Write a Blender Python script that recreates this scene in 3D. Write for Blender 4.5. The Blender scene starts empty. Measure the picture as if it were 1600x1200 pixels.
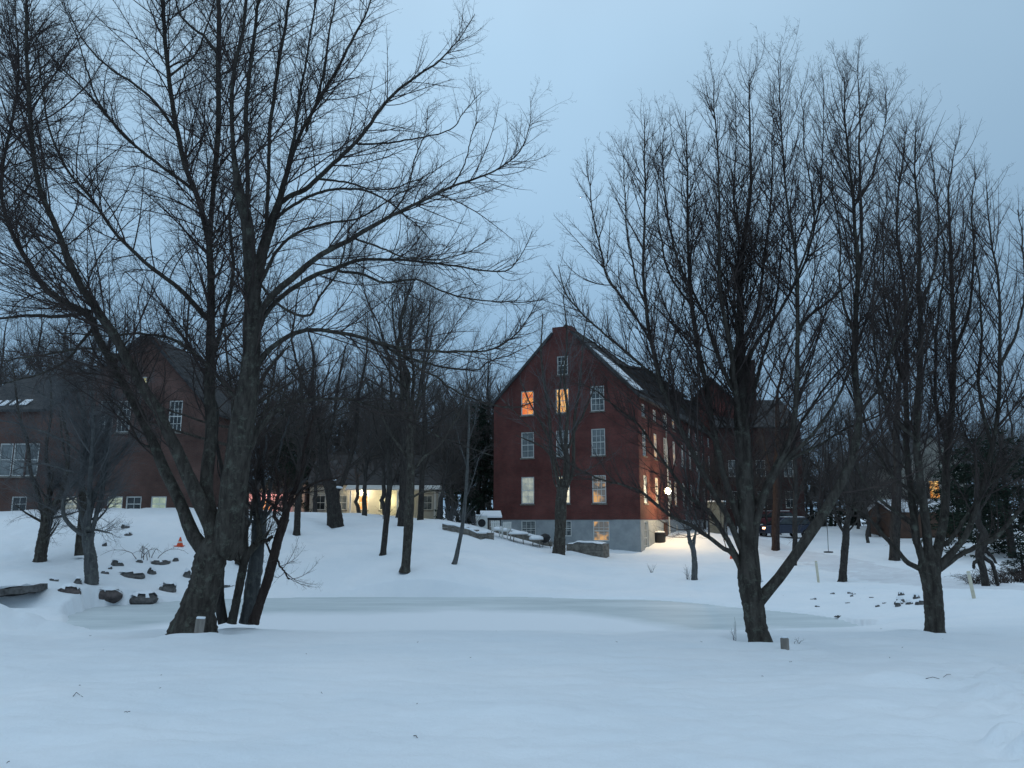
import bpy, math, random
import numpy as np
from mathutils import Vector
from mathutils.geometry import tessellate_polygon

# ------------------------------------------------------------------ camera
SC = bpy.context.scene
F = 1200.0                      # focal length in photo pixels (1600 wide)
TH = math.atan(212.0 / F)       # camera looks up this much: eye level sits at photo row 812
cam_d = bpy.data.cameras.new('camera')
cam_d.sensor_width = 36.0
cam_d.lens = 36.0 * F / 1600.0
cam_d.clip_start = 0.05
cam_d.clip_end = 3000
cam = bpy.data.objects.new('camera', cam_d)
SC.collection.objects.link(cam)
cam.location = (0, 0, 0)        # eye height is z = 0; the snow underfoot lies 1.6 m below
cam.rotation_euler = (math.pi / 2 + TH, 0, 0)
SC.camera = cam

# ------------------------------------------------------------------ world
W = bpy.data.worlds.new("World")
SC.world = W
W.use_nodes = True
nt = W.node_tree
nt.nodes.clear()
def N(t, nt=nt): return nt.nodes.new(t)
wo = N('ShaderNodeOutputWorld'); bg = N('ShaderNodeBackground')
sky = N('ShaderNodeTexSky'); sky.sky_type = 'NISHITA'; sky.sun_disc = False
sky.sun_elevation = math.radians(4); sky.sun_rotation = math.radians(200)
sky.dust_density = 0.5; sky.ozone_density = 3.0
sm = N('ShaderNodeVectorMath'); sm.operation = 'SCALE'; sm.inputs[3].default_value = 0.05
nt.links.new(sky.outputs[0], sm.inputs[0])
tc = N('ShaderNodeTexCoord'); sp = N('ShaderNodeSeparateXYZ')
nt.links.new(tc.outputs['Generated'], sp.inputs[0])
rp = N('ShaderNodeValToRGB')
e = rp.color_ramp.elements
e[0].position = 0.0; e[0].color = (0.23, 0.38, 0.56, 1)
e[1].position = 1.0; e[1].color = (0.80, 0.98, 1.16, 1)
m_ = e.new(0.25); m_.color = (0.315, 0.51, 0.72, 1)
m_ = e.new(0.55); m_.color = (0.455, 0.67, 0.88, 1)
nt.links.new(sp.outputs['Z'], rp.inputs[0])
ns = N('ShaderNodeTexNoise'); ns.inputs['Scale'].default_value = 1.6; ns.inputs['Detail'].default_value = 4
nt.links.new(tc.outputs['Generated'], ns.inputs['Vector'])
mr = N('ShaderNodeMapRange'); mr.inputs[1].default_value = 0.3; mr.inputs[2].default_value = 0.7
mr.inputs[3].default_value = 0.88; mr.inputs[4].default_value = 1.08
nt.links.new(ns.outputs['Fac'], mr.inputs[0])
# brighter cloud ahead and to the left, a little duller to the right
mx = N('ShaderNodeMapRange'); mx.inputs[1].default_value = 0.0; mx.inputs[2].default_value = 0.7
mx.inputs[3].default_value = 1.0; mx.inputs[4].default_value = 0.76
nt.links.new(sp.outputs['X'], mx.inputs[0])
mm = N('ShaderNodeMath'); mm.operation = 'MULTIPLY'
nt.links.new(mr.outputs[0], mm.inputs[0]); nt.links.new(mx.outputs[0], mm.inputs[1])
s2 = N('ShaderNodeVectorMath'); s2.operation = 'SCALE'
nt.links.new(rp.outputs[0], s2.inputs[0]); nt.links.new(mm.outputs[0], s2.inputs[3])
ad = N('ShaderNodeMix'); ad.data_type = 'RGBA'; ad.inputs[0].default_value = 0.06
nt.links.new(s2.outputs[0], ad.inputs[6]); nt.links.new(sm.outputs[0], ad.inputs[7])
nt.links.new(ad.outputs[2], bg.inputs[0]); bg.inputs[1].default_value = 1.0
nt.links.new(bg.outputs[0], wo.inputs[0])

sun_d = bpy.data.lights.new('sun', 'SUN'); sun_d.energy = 0.10; sun_d.angle = math.radians(60)
sun_d.color = (0.8, 0.9, 1.0)
sun = bpy.data.objects.new('sun', sun_d); SC.collection.objects.link(sun)
sun.rotation_euler = (math.radians(25), 0, math.radians(20))

SC.view_settings.view_transform = 'Standard'
SC.view_settings.look = 'None'
SC.view_settings.exposure = 0.0
SC.view_settings.gamma = 1.0
SC.cycles.max_bounces = 5
SC.cycles.diffuse_bounces = 3
SC.cycles.use_denoising = True
SC.cycles.sample_clamp_indirect = 4.0

# ------------------------------------------------------------------ picture -> place
def P(px, py, d):
    """point of the place seen at photo pixel (px, py) at ground distance d"""
    u = (px - 800) / F; v = (600 - py) / F
    c = math.cos(TH) - v * math.sin(TH)
    return np.array([u * d / c, d, (math.sin(TH) + v * math.cos(TH)) * d / c])
def ppm(py, d):  # photo pixels per metre
    v = (600 - py) / F
    return F * (math.cos(TH) - v * math.sin(TH)) / d

# ------------------------------------------------------------------ numpy noise
def vnoise(x, y, seed=0):
    xi = np.floor(x).astype(np.int64); yi = np.floor(y).astype(np.int64)
    fx = x - xi; fy = y - yi
    fx = fx * fx * (3 - 2 * fx); fy = fy * fy * (3 - 2 * fy)
    def h(a, b):
        n = (a * 374761393 + b * 668265263 + seed * 982451653) & 0x7fffffff
        n = ((n ^ (n >> 13)) * 1274126177) & 0x7fffffff
        n = (n ^ (n >> 16)) & 0xffff
        return n / 65535.0
    return ((h(xi, yi) * (1 - fx) + h(xi + 1, yi) * fx) * (1 - fy) + (h(xi, yi + 1) * (1 - fx) + h(xi + 1, yi + 1) * fx) * fy) * 2 - 1

# ------------------------------------------------------------------ terrain
CP = []
def cp(px, py, d):
    p = P(px, py, d); CP.append((p[0], p[1], p[2]))
def cz(px, d, z):
    CP.append(((px - 800) / F * d * 0.985, d, z))
for px in (-500, 0, 400, 800, 1200, 1600, 2100):
    cz(px, 5.5, -1.66); cz(px, 10, -1.90); cz(px, 14, -2.14); cz(px, 17, -2.33)
    if px < 1350:
        cz(px, 20, -2.78)
    if px < 1350: cz(px, 23.3, -3.12)
for x in (-8, 0, 8): CP.append((x, 0, -1.6)); CP.append((x, -10, -1.5))
for a in ((0,803,43),(130,803,43),(250,803,43),(350,806,44),(62,880,34),(142,910,30),(40,898,29.5),(0,942,26.2),(-60,900,29.5),(-250,850,36),
          (450,812,46),(522,822,47),(600,813,50),(700,812,50),(463,835,44),(599,866,38),(633,892,34.5),(711,880,36),
          (380,878,36),(760,848,45),(771,842,57),(850,858,47),(940,870,48),(1000,862,52.5),(900,893,40),(1000,893,40),
          (1083,905,37),(1085,858,53),(1112,836,59),(1212,865,55),(1240,841,66),(1317,908,38),(1290,863,54),(1340,822,85),
          (1450,836,72),(1398,872,50),(1521,935,25.5),(1600,926,27),(1540,916,32),(1600,905,36),(1600,850,55),(1640,985,17),
          (1420,938,26.5),(1370,962,25.5),(1278,911,35.5),(300,925,33.5),(550,928,33.5),(800,926,34),(1000,928,34),(1150,938,32.5)):
    cp(*a)
for px, z in ((-400, 1.5), (0, 1.0), (300, .5), (600, .45), (900, -.6), (1200, -1.0), (1500, -1.0), (1900, -1)):
    cz(px, 95, z); cz(px, 75, z * .8)
    cz(px, 200, z + 1); cz(px, 420, z + 5)
cz(300, 55, .3); cz(0, 55, .5); cz(600, 62, .35); cz(-300, 50, .5); cz(900, 75, -1.2)
CP = np.array(CP)
def _U(r2): return np.where(r2 > 1e-9, r2 * np.log(r2 + 1e-12) * .5, 0)
_n = len(CP); S_ = 30.0
_X = CP[:, :2] / S_
_K = _U(((_X[:, None] - _X[None]) ** 2).sum(-1)) + np.eye(_n) * 0.002
_A = np.zeros((_n + 3, _n + 3)); _A[:_n, :_n] = _K
_A[:_n, _n] = 1; _A[:_n, _n + 1:] = _X; _A[_n, :_n] = 1; _A[_n + 1:, :_n] = _X.T
_w = np.linalg.solve(_A, np.concatenate([CP[:, 2], [0, 0, 0]]))
def tps(x, y):
    q = np.stack([x, y], -1) / S_
    o = np.full(x.shape, _w[_n]) + q[..., 0] * _w[_n + 1] + q[..., 1] * _w[_n + 2]
    for i in range(_n):
        o = o + _w[i] * _U(((q - _X[i]) ** 2).sum(-1))
    return o
POND_Z = -3.2
pond = []
for px, py in ((105,957),(140,950),(200,943),(270,938),(400,935),(600,933),(800,933),(1000,937),(1100,943),(1200,953),(1290,962),(1345,971)):
    p = P(px, py, 30); d = POND_Z / (p[2] / 30); p = P(px, py, d); pond.append((p[0], p[1]))
for px, d in ((1350, 23.6), (1300, 22.7), (1100, 22.3), (800, 22.2), (500, 22.3), (300, 22.6), (170, 23.2), (120, 24.6)):
    pond.append(((px - 800) / F * d * .985, d))
pond = np.array(pond)
def pond_sd(x, y):
    """signed distance to the shore, positive in the pond"""
    dm = np.full(x.shape, 1e9); ins = np.zeros(x.shape, bool)
    n = len(pond)
    for i in range(n):
        a = pond[i]; b = pond[(i + 1) % n]; ab = b - a
        t = np.clip(((x - a[0]) * ab[0] + (y - a[1]) * ab[1]) / (ab @ ab), 0, 1)
        dm = np.minimum(dm, np.hypot(x - a[0] - t * ab[0], y - a[1] - t * ab[1]))
        c = ((a[1] > y) != (b[1] > y)) & (x < (b[0] - a[0]) * (y - a[1]) / (b[1] - a[1] + 1e-12) + a[0])
        ins ^= c
    return np.where(ins, dm, -dm)
BUMPS = []
def bump(px, d, h, rx, ry): BUMPS.append(((px - 800) / F * d * .985, d, h, rx, ry))
bump(-25, 20.5, .80, 1.3, 1.0); bump(45, 20.8, .50, .8, .8); bump(88, 21.0, .28, .8, .6); bump(-160, 20.5, .8, 2.0, 1.1)
bump(18, 26.7, -.55, 1.3, .7)
bump(1112, 57.5, .35, 3, 1.5)
for a in ((1372,9.3,.07,.5,.3),(1545,6.35,.17,.22,.12),(1580,6.1,.17,.2,.13),(1375,9.3,.09,.4,.25)): bump(*a)
WELLS = [((302 - 800) / F * 16 * .985, 16.0, .95), ((1188 - 800) / F * 14.5 * .985, 14.5, .55), ((1460 - 800) / F * 16.2 * .985, 16.2, .5), ((308 - 800) / F * 14.9 * .985, 14.9, .25), ((1227 - 800) / F * 13 * .985, 13.0, .22)]
def ground(x, y, fine=True):
    x = np.asarray(x, float); y = np.asarray(y, float)
    h = tps(x, y)
    bm = np.zeros(h.shape)
    for bx, by, bh, rx, ry in BUMPS:
        q = ((x - bx) / rx) ** 2 + ((y - by) / ry) ** 2
        b_ = bh * np.exp(-q ** 1.6); bm = np.where(np.abs(b_) > np.abs(bm), b_, bm)
    h = h + bm
    if fine:
        h = h + .05 * vnoise(x * .5, y * .5, 1) + .022 * vnoise(x * 1.3, y * 1.3, 2) + .010 * vnoise(x * 3.1, y * 2.3, 3)
        near = np.clip((16 - y) / 8, 0, 1)
        h = h + near * (.020 * vnoise(x * 3.0, y * 7, 4) + .010 * vnoise(x * 9, y * 15, 5)) + .022 * vnoise(x * 1.2, y * 3.4, 41) * np.clip((24 - y) / 8, 0, 1)
        # trampled snow to the right
        tr = np.exp(-((x - (2.2 + y * .42)) / 1.1) ** 2) * np.clip((13 - y) / 3, 0, 1)
        h = h + tr * .09 * (vnoise(x * 4.2, y * 3.2, 8) + .6 * vnoise(x * 9, y * 8, 9))
        for wx, wy, wr in WELLS:
            q = np.hypot(x - wx, y - wy) / wr
            h = h - .09 * np.exp(-q ** 4) + .05 * np.exp(-((q - 1.7) / .5) ** 2)
        bank = np.clip((y - 30) / 5, 0, 1) * np.clip((60 - y) / 8, 0, 1)
        h = h + bank * .05 * vnoise(x * 1.9, y * 1.5, 6) - bank * .35 * np.clip(vnoise(x * 2.6, y * 2.0, 7) - .62, 0, 1)
    s = pond_sd(x + .5 * vnoise(x * .35, y * .35, 31) + .2 * vnoise(x * 1.1, y * 1.1, 32), y + .35 * vnoise(x * .3, y * .5, 33))
    k = np.clip(-s / 1.2, 0, 1)
    hout = np.maximum(h, POND_Z + .03 + .12 * np.sqrt(k))
    near_ = (y < 24)
    hout = np.where(near_ & (s > -1.5), np.minimum(hout, POND_Z + .05 + .5 * k), hout)
    return np.where(s > 0, POND_Z - .05 - .3 * np.clip(s / .8, 0, 1), hout)
def gz(x, y): return float(ground(np.array([x]), np.array([y]))[0])
def at(px, d, lift=0.0):
    x = P(px, 880, d)[0]
    return np.array([x, d, gz(x, d) + lift])
_ds = np.concatenate([np.arange(4, 60, .15), np.arange(60, 130, .5)])
def hit(px, py):
    p = P(px, py, 1.0)
    g = ground(p[0] * _ds, _ds)
    w = np.nonzero(g >= p[2] * _ds)[0]
    d = _ds[w[0]] if len(w) else 60.0
    return np.array([p[0] * d, d, p[2] * d])

# ------------------------------------------------------------------ materials
MATS = {}
def mat(name, col, rough=.85, col2=None, nscale=3.0, bump=0.0, bscale=20, detail=6, lo=.35, hi=.65, spec=.3, emit=None, es=1.0, metal=0, stretch=None):
    if name in MATS: return MATS[name]
    m = bpy.data.materials.new(name); m.use_nodes = True
    t = m.node_tree; b = t.nodes['Principled BSDF']
    b.inputs['Roughness'].default_value = rough
    b.inputs['Specular IOR Level'].default_value = spec
    b.inputs['Metallic'].default_value = metal
    b.inputs['Base Color'].default_value = (*col, 1)
    tc = t.nodes.new('ShaderNodeTexCoord')
    src = tc.outputs['Object']
    if stretch:
        mp = t.nodes.new('ShaderNodeMapping'); mp.inputs['Scale'].default_value = stretch
        t.links.new(src, mp.inputs[0]); src = mp.outputs[0]
    if col2:
        n = t.nodes.new('ShaderNodeTexNoise'); n.inputs['Scale'].default_value = nscale; n.inputs['Detail'].default_value = detail
        n.inputs['Roughness'].default_value = .65
        t.links.new(src, n.inputs['Vector'])
        r = t.nodes.new('ShaderNodeValToRGB'); r.color_ramp.elements[0].position = lo; r.color_ramp.elements[1].position = hi
        r.color_ramp.elements[0].color = (*col, 1); r.color_ramp.elements[1].color = (*col2, 1)
        t.links.new(n.outputs['Fac'], r.inputs[0]); t.links.new(r.outputs[0], b.inputs['Base Color'])
    if bump:
        n = t.nodes.new('ShaderNodeTexNoise'); n.inputs['Scale'].default_value = bscale; n.inputs['Detail'].default_value = 8
        n.inputs['Roughness'].default_value = .7
        t.links.new(src, n.inputs['Vector'])
        bp = t.nodes.new('ShaderNodeBump'); bp.inputs['Strength'].default_value = 1; bp.inputs['Distance'].default_value = bump
        t.links.new(n.outputs['Fac'], bp.inputs['Height']); t.links.new(bp.outputs[0], b.inputs['Normal'])
    if emit:
        b.inputs['Emission Color'].default_value = (*emit, 1); b.inputs['Emission Strength'].default_value = es
    MATS[name] = m
    return m

def bark(name, base, light, lich, twig=False):
    m = mat(name, base, rough=.95, col2=light, nscale=11, bump=.04, bscale=24, stretch=(1, 1, .22), spec=.1)
    t = m.node_tree; b = t.nodes['Principled BSDF']
    old = b.inputs['Base Color'].links[0].from_socket
    tc = [n for n in t.nodes if n.type == 'TEX_COORD'][0]
    n = t.nodes.new('ShaderNodeTexNoise'); n.inputs['Scale'].default_value = 5.5; n.inputs['Detail'].default_value = 9; n.inputs['Roughness'].default_value = .8
    t.links.new(tc.outputs['Object'], n.inputs['Vector'])
    r = t.nodes.new('ShaderNodeValToRGB'); r.color_ramp.elements[0].position = .52; r.color_ramp.elements[1].position = .64
    r.color_ramp.elements[0].color = (0, 0, 0, 1); r.color_ramp.elements[1].color = (.75, .75, .75, 1)
    t.links.new(n.outputs['Fac'], r.inputs[0])
    mx = t.nodes.new('ShaderNodeMix'); mx.data_type = 'RGBA'
    t.links.new(r.outputs[0], mx.inputs[0]); t.links.new(old, mx.inputs[6]); mx.inputs[7].default_value = (*lich, 1)
    t.links.new(mx.outputs[2], b.inputs['Base Color'])
    return m
M_bark = bark('bark', (.036, .030, .026), (.088, .078, .067), (.14, .15, .12))
M_barkdark = bark('bark_dark', (.030, .026, .025), (.065, .057, .051), (.085, .088, .076))
M_barkgrey = bark('bark_grey', (.065, .067, .068), (.13, .132, .13), (.18, .19, .17))
M_barkwood = bark('bark_wood', (.040, .037, .036), (.080, .075, .070), (.10, .105, .095))
M_barkred = bark('bark_red', (.032, .022, .020), (.062, .045, .039), (.08, .07, .062))
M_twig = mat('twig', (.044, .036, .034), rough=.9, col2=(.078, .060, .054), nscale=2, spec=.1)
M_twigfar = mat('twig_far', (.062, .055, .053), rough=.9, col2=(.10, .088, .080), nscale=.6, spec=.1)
M_twiggrey = mat('twig_grey', (.085, .088, .094), rough=.9, col2=(.145, .145, .145), nscale=2, spec=.1)
M_needle = mat('needles', (.012, .022, .017), rough=.9, col2=(.035, .05, .035), nscale=1.5, spec=.1)

def snow_mat(name='snow', dirty=False):
    m = mat(name, (.80, .84, .88), rough=.7, col2=(.87, .89, .91), nscale=.8, bump=.012, bscale=9, spec=.25)
    return m
M_snow = snow_mat()
def ground_mat():
    m = bpy.data.materials.new('snow_ground'); m.use_nodes = True
    t = m.node_tree; b = t.nodes['Principled BSDF']; b.inputs['Roughness'].default_value = .75; b.inputs['Specular IOR Level'].default_value = .2
    tc = t.nodes.new('ShaderNodeTexCoord')
    def noise(sc, det=6, ro=.6):
        n = t.nodes.new('ShaderNodeTexNoise'); n.inputs['Scale'].default_value = sc; n.inputs['Detail'].default_value = det; n.inputs['Roughness'].default_value = ro
        t.links.new(tc.outputs['Object'], n.inputs['Vector']); return n
    def ramp(src, a, ca, b_, cb):
        r = t.nodes.new('ShaderNodeValToRGB'); r.color_ramp.elements[0].position = a; r.color_ramp.elements[1].position = b_
        r.color_ramp.elements[0].color = (*ca, 1); r.color_ramp.elements[1].color = (*cb, 1)
        t.links.new(src, r.inputs[0]); return r
    r1 = ramp(noise(.35).outputs['Fac'], .3, (.78, .83, .87), .7, (.88, .90, .92))
    n2 = noise(14, 6, .75); r2 = ramp(n2.outputs['Fac'], .74, (0, 0, 0), .80, (.35, .35, .35))   # bits of bark and seed
    mx = t.nodes.new('ShaderNodeMix'); mx.data_type = 'RGBA'
    t.links.new(r2.outputs[0], mx.inputs[0]); t.links.new(r1.outputs[0], mx.inputs[6]); mx.inputs[7].default_value = (.25, .22, .2, 1)
    t.links.new(mx.outputs[2], b.inputs['Base Color'])
    n3 = noise(2.2, 9, .6)
    bp = t.nodes.new('ShaderNodeBump'); bp.inputs['Distance'].default_value = .06; bp.inputs['Strength'].default_value = .8
    t.links.new(n3.outputs['Fac'], bp.inputs['Height'])
    n4 = noise(40, 4, .7)
    bp2 = t.nodes.new('ShaderNodeBump'); bp2.inputs['Distance'].default_value = .006; bp2.inputs['Strength'].default_value = .7
    t.links.new(n4.outputs['Fac'], bp2.inputs['Height']); t.links.new(bp.outputs[0], bp2.inputs['Normal'])
    t.links.new(bp2.outputs[0], b.inputs['Normal'])
    return m
M_ground = ground_mat()
M_ice = mat('ice', (.50, .565, .58), rough=.6, col2=(.69, .745, .76), nscale=.28, lo=.36, hi=.70, bump=.01, bscale=4, spec=.2, stretch=(.7, 2.2, 1))
def ice_cover():
    t = M_ice.node_tree; b = t.nodes['Principled BSDF']; old = b.inputs['Base Color'].links[0].from_socket
    tc = [n for n in t.nodes if n.type == 'TEX_COORD'][0]
    def N2(ty, **k):
        n = t.nodes.new(ty)
        for a, v in k.items(): setattr(n, a, v)
        return n
    s = N2('ShaderNodeSeparateXYZ'); t.links.new(tc.outputs['Object'], s.inputs[0])
    nz = N2('ShaderNodeTexNoise'); nz.inputs['Scale'].default_value = .22; nz.inputs['Detail'].default_value = 5; t.links.new(tc.outputs['Object'], nz.inputs['Vector'])
    ab = N2('ShaderNodeMath', operation='ABSOLUTE'); sh = N2('ShaderNodeMath', operation='ADD'); sh.inputs[1].default_value = 3.0
    t.links.new(s.outputs[0], sh.inputs[0]); t.links.new(sh.outputs[0], ab.inputs[0])
    mrx = N2('ShaderNodeMapRange'); mrx.inputs[1].default_value = 5; mrx.inputs[2].default_value = 8.5; mrx.inputs[3].default_value = 28.2; mrx.inputs[4].default_value = 23.4
    t.links.new(ab.outputs[0], mrx.inputs[0])
    d = N2('ShaderNodeMath', operation='SUBTRACT'); t.links.new(s.outputs[1], d.inputs[0]); t.links.new(mrx.outputs[0], d.inputs[1])
    ma = N2('ShaderNodeMath', operation='MULTIPLY_ADD'); t.links.new(nz.outputs['Fac'], ma.inputs[0]); ma.inputs[1].default_value = 5.0; t.links.new(d.outputs[0], ma.inputs[2])
    mf = N2('ShaderNodeMapRange'); mf.inputs[1].default_value = 1.6; mf.inputs[2].default_value = 3.8; t.links.new(ma.outputs[0], mf.inputs[0])
    mx = N2('ShaderNodeMix', data_type='RGBA'); t.links.new(mf.outputs[0], mx.inputs[0]); mx.inputs[6].default_value = (.82, .85, .88, 1); t.links.new(old, mx.inputs[7])
    t.links.new(mx.outputs[2], b.inputs['Base Color'])
    mr = N2('ShaderNodeMapRange'); mr.inputs[3].default_value = .8; mr.inputs[4].default_value = .6; t.links.new(mf.outputs[0], mr.inputs[0]); t.links.new(mr.outputs[0], b.inputs['Roughness'])
ice_cover()
M_road = mat('packed_snow', (.66, .67, .70), rough=.6, col2=(.80, .83, .86), nscale=.9, bump=.02, bscale=5, lo=.3, hi=.7)
M_rock = mat('rock', (.055, .052, .050), rough=.9, col2=(.16, .155, .15), nscale=5, bump=.05, bscale=8)
M_rockred = mat('rock_red', (.06, .050, .048), rough=.9, col2=(.15, .125, .12), nscale=5, bump=.05, bscale=8)
M_stone = mat('stone', (.10, .092, .082), rough=.9, col2=(.24, .22, .19), nscale=3, bump=.04, bscale=10)
M_wood = mat('weathered_wood', (.17, .15, .13), rough=.9, col2=(.31, .28, .25), nscale=12, stretch=(1, 1, .15), bump=.01, bscale=30)
M_postwhite = mat('pale_paint', (.55, .50, .38), rough=.6, col2=(.66, .61, .48), nscale=6)

def brick_mat(name, c1, c2, mort, msize=.012):
    m = bpy.data.materials.new(name); m.use_nodes = True
    t = m.node_tree; b = t.nodes['Principled BSDF']; b.inputs['Roughness'].default_value = .9; b.inputs['Specular IOR Level'].default_value = .15
    tc = t.nodes.new('ShaderNodeTexCoord'); s = t.nodes.new('ShaderNodeSeparateXYZ'); t.links.new(tc.outputs['Object'], s.inputs[0])
    a = t.nodes.new('ShaderNodeMath'); t.links.new(s.outputs[0], a.inputs[0]); t.links.new(s.outputs[1], a.inputs[1])
    c = t.nodes.new('ShaderNodeCombineXYZ'); t.links.new(a.outputs[0], c.inputs[0]); t.links.new(s.outputs[2], c.inputs[1])
    br = t.nodes.new('ShaderNodeTexBrick'); t.links.new(c.outputs[0], br.inputs['Vector'])
    br.inputs['Scale'].default_value = 1; br.inputs['Brick Width'].default_value = .22; br.inputs['Row Height'].default_value = .076
    br.inputs['Mortar Size'].default_value = msize; br.inputs['Color1'].default_value = (*c1, 1); br.inputs['Color2'].default_value = (*c2, 1)
    br.inputs['Mortar'].default_value = (*mort, 1); br.inputs['Bias'].default_value = -.2
    n = t.nodes.new('ShaderNodeTexNoise'); n.inputs['Scale'].default_value = .45; n.inputs['Detail'].default_value = 7; n.inputs['Roughness'].default_value = .65
    t.links.new(tc.outputs['Object'], n.inputs['Vector'])
    r = t.nodes.new('ShaderNodeMapRange'); r.inputs[1].default_value = .3; r.inputs[2].default_value = .7; r.inputs[3].default_value = .55; r.inputs[4].default_value = 1.3
    t.links.new(n.outputs['Fac'], r.inputs[0])
    v = t.nodes.new('ShaderNodeVectorMath'); v.operation = 'SCALE'; t.links.new(br.outputs['Color'], v.inputs[0]); t.links.new(r.outputs[0], v.inputs[3])
    t.links.new(v.outputs[0], b.inputs['Base Color'])
    return m
M_brick = brick_mat('red_brick', (.150, .040, .035), (.108, .033, .030), (.095, .065, .058))
M_brick2 = brick_mat('brown_brick', (.122, .062, .050), (.096, .052, .044), (.105, .08, .072))
M_brick3 = brick_mat('dark_red_brick', (.075, .034, .030), (.058, .028, .026), (.06, .045, .043))
M_conc = mat('painted_concrete', (.24, .265, .275), rough=.85, col2=(.33, .355, .365), nscale=1.2, bump=.01, bscale=6)
M_roof = mat('roof_shingle', (.045, .047, .050), rough=.95, col2=(.085, .083, .082), nscale=3, bump=.01, bscale=20, spec=.1)
M_white = mat('white_paint', (.55, .56, .54), rough=.5, col2=(.65, .66, .63), nscale=3)
M_cream = mat('cream_siding', (.36, .35, .31), rough=.7, col2=(.43, .42, .37), nscale=1.5)
M_pink = mat('pale_red_siding', (.50, .36, .34), rough=.7, col2=(.58, .44, .41), nscale=1.5)
M_tan = mat('tan_siding', (.085, .050, .038), rough=.8, col2=(.12, .075, .055), nscale=1.5)
M_dark = mat('dark_metal_and_gap_shade', (.02, .02, .022), rough=.5)  # also the painted shade in the gap below the bridge slab
M_green = mat('grey_green_metal', (.085, .105, .10), rough=.5, col2=(.11, .13, .125), nscale=2)
M_door = mat('brown_door', (.09, .045, .03), rough=.6)
M_glassblind = mat('pane_blind', (.07, .085, .09), rough=.12, col2=(.20, .22, .22), nscale=2.2, lo=.42, hi=.58, spec=.5)
M_glassdark = mat('pane_dark', (.015, .02, .022), rough=.08, col2=(.06, .07, .075), nscale=1.3, spec=.5)
M_glassblue = mat('pane_pale', (.12, .14, .145), rough=.15, col2=(.24, .26, .26), nscale=1.6, spec=.5)
def lit_mat(name, ca, cb, st, nscale=2.0, lo=.4, hi=.6):
    m = bpy.data.materials.new(name); m.use_nodes = True
    t = m.node_tree; b = t.nodes['Principled BSDF']; b.inputs['Base Color'].default_value = (.05, .05, .05, 1); b.inputs['Roughness'].default_value = .1
    tc = t.nodes.new('ShaderNodeTexCoord'); n = t.nodes.new('ShaderNodeTexNoise'); n.inputs['Scale'].default_value = nscale; n.inputs['Detail'].default_value = 3
    t.links.new(tc.outputs['Object'], n.inputs['Vector'])
    r = t.nodes.new('ShaderNodeValToRGB'); r.color_ramp.elements[0].position = lo; r.color_ramp.elements[1].position = hi
    r.color_ramp.elements[0].color = (*ca, 1); r.color_ramp.elements[1].color = (*cb, 1)
    t.links.new(n.outputs['Fac'], r.inputs[0]); t.links.new(r.outputs[0], b.inputs['Emission Color']); b.inputs['Emission Strength'].default_value = st
    return m
M_lit_orange = lit_mat('lit_orange', (.75, .16, .03), (1.0, .42, .09), 1.0)
M_lit_yellow = lit_mat('lit_yellow', (.85, .30, .05), (1.0, .62, .20), 1.1)
M_lit_dim = lit_mat('lit_dim', (.10, .10, .095), (.66, .36, .13), .95, 1.1, .48, .60)
M_lit_white = lit_mat('lit_white', (.6, .55, .4), (1.0, .9, .66), 1.3)
M_lit_pale = lit_mat('lit_pale', (.20, .24, .23), (.34, .38, .33), 1.0)
M_lit_pyel = lit_mat('lit_pale_yellow', (.30, .30, .14), (.75, .72, .35), .9)
M_lit_green = lit_mat('lit_greenish', (.22, .30, .24), (.36, .44, .34), 1.0)

# ------------------------------------------------------------------ objects
def link(o): SC.collection.objects.link(o); return o
def tag(o, label=None, cat=None, group=None, kind=None):
    if label: o['label'] = label
    if cat: o['category'] = cat
    if group: o['group'] = group
    if kind: o['kind'] = kind
    return o
def empty(name, loc, rz=0.0, label=None, cat=None, group=None):
    o = link(bpy.data.objects.new(name, None)); o.empty_display_size = .3
    o.location = tuple(float(v) for v in loc); o.rotation_euler = (0, 0, rz)
    return tag(o, label, cat, group)
def np_mesh(name, V, Fq, material, parent=None, smooth=True, loc=None):
    me = bpy.data.meshes.new(name)
    V = np.ascontiguousarray(V, dtype=np.float32); Fq = np.ascontiguousarray(Fq, dtype=np.int32)
    k = Fq.shape[1]
    me.vertices.add(len(V)); me.vertices.foreach_set('co', V.ravel())
    me.loops.add(Fq.size); me.loops.foreach_set('vertex_index', Fq.ravel())
    me.polygons.add(len(Fq)); me.polygons.foreach_set('loop_start', np.arange(0, Fq.size, k, dtype=np.int32))
    if smooth: me.polygons.foreach_set('use_smooth', np.ones(len(Fq), bool))
    me.update(calc_edges=True)
    me.materials.append(material)
    o = link(bpy.data.objects.new(name, me))
    if parent: o.parent = parent
    if loc is not None: o.location = tuple(float(v) for v in loc)
    return o
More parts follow.
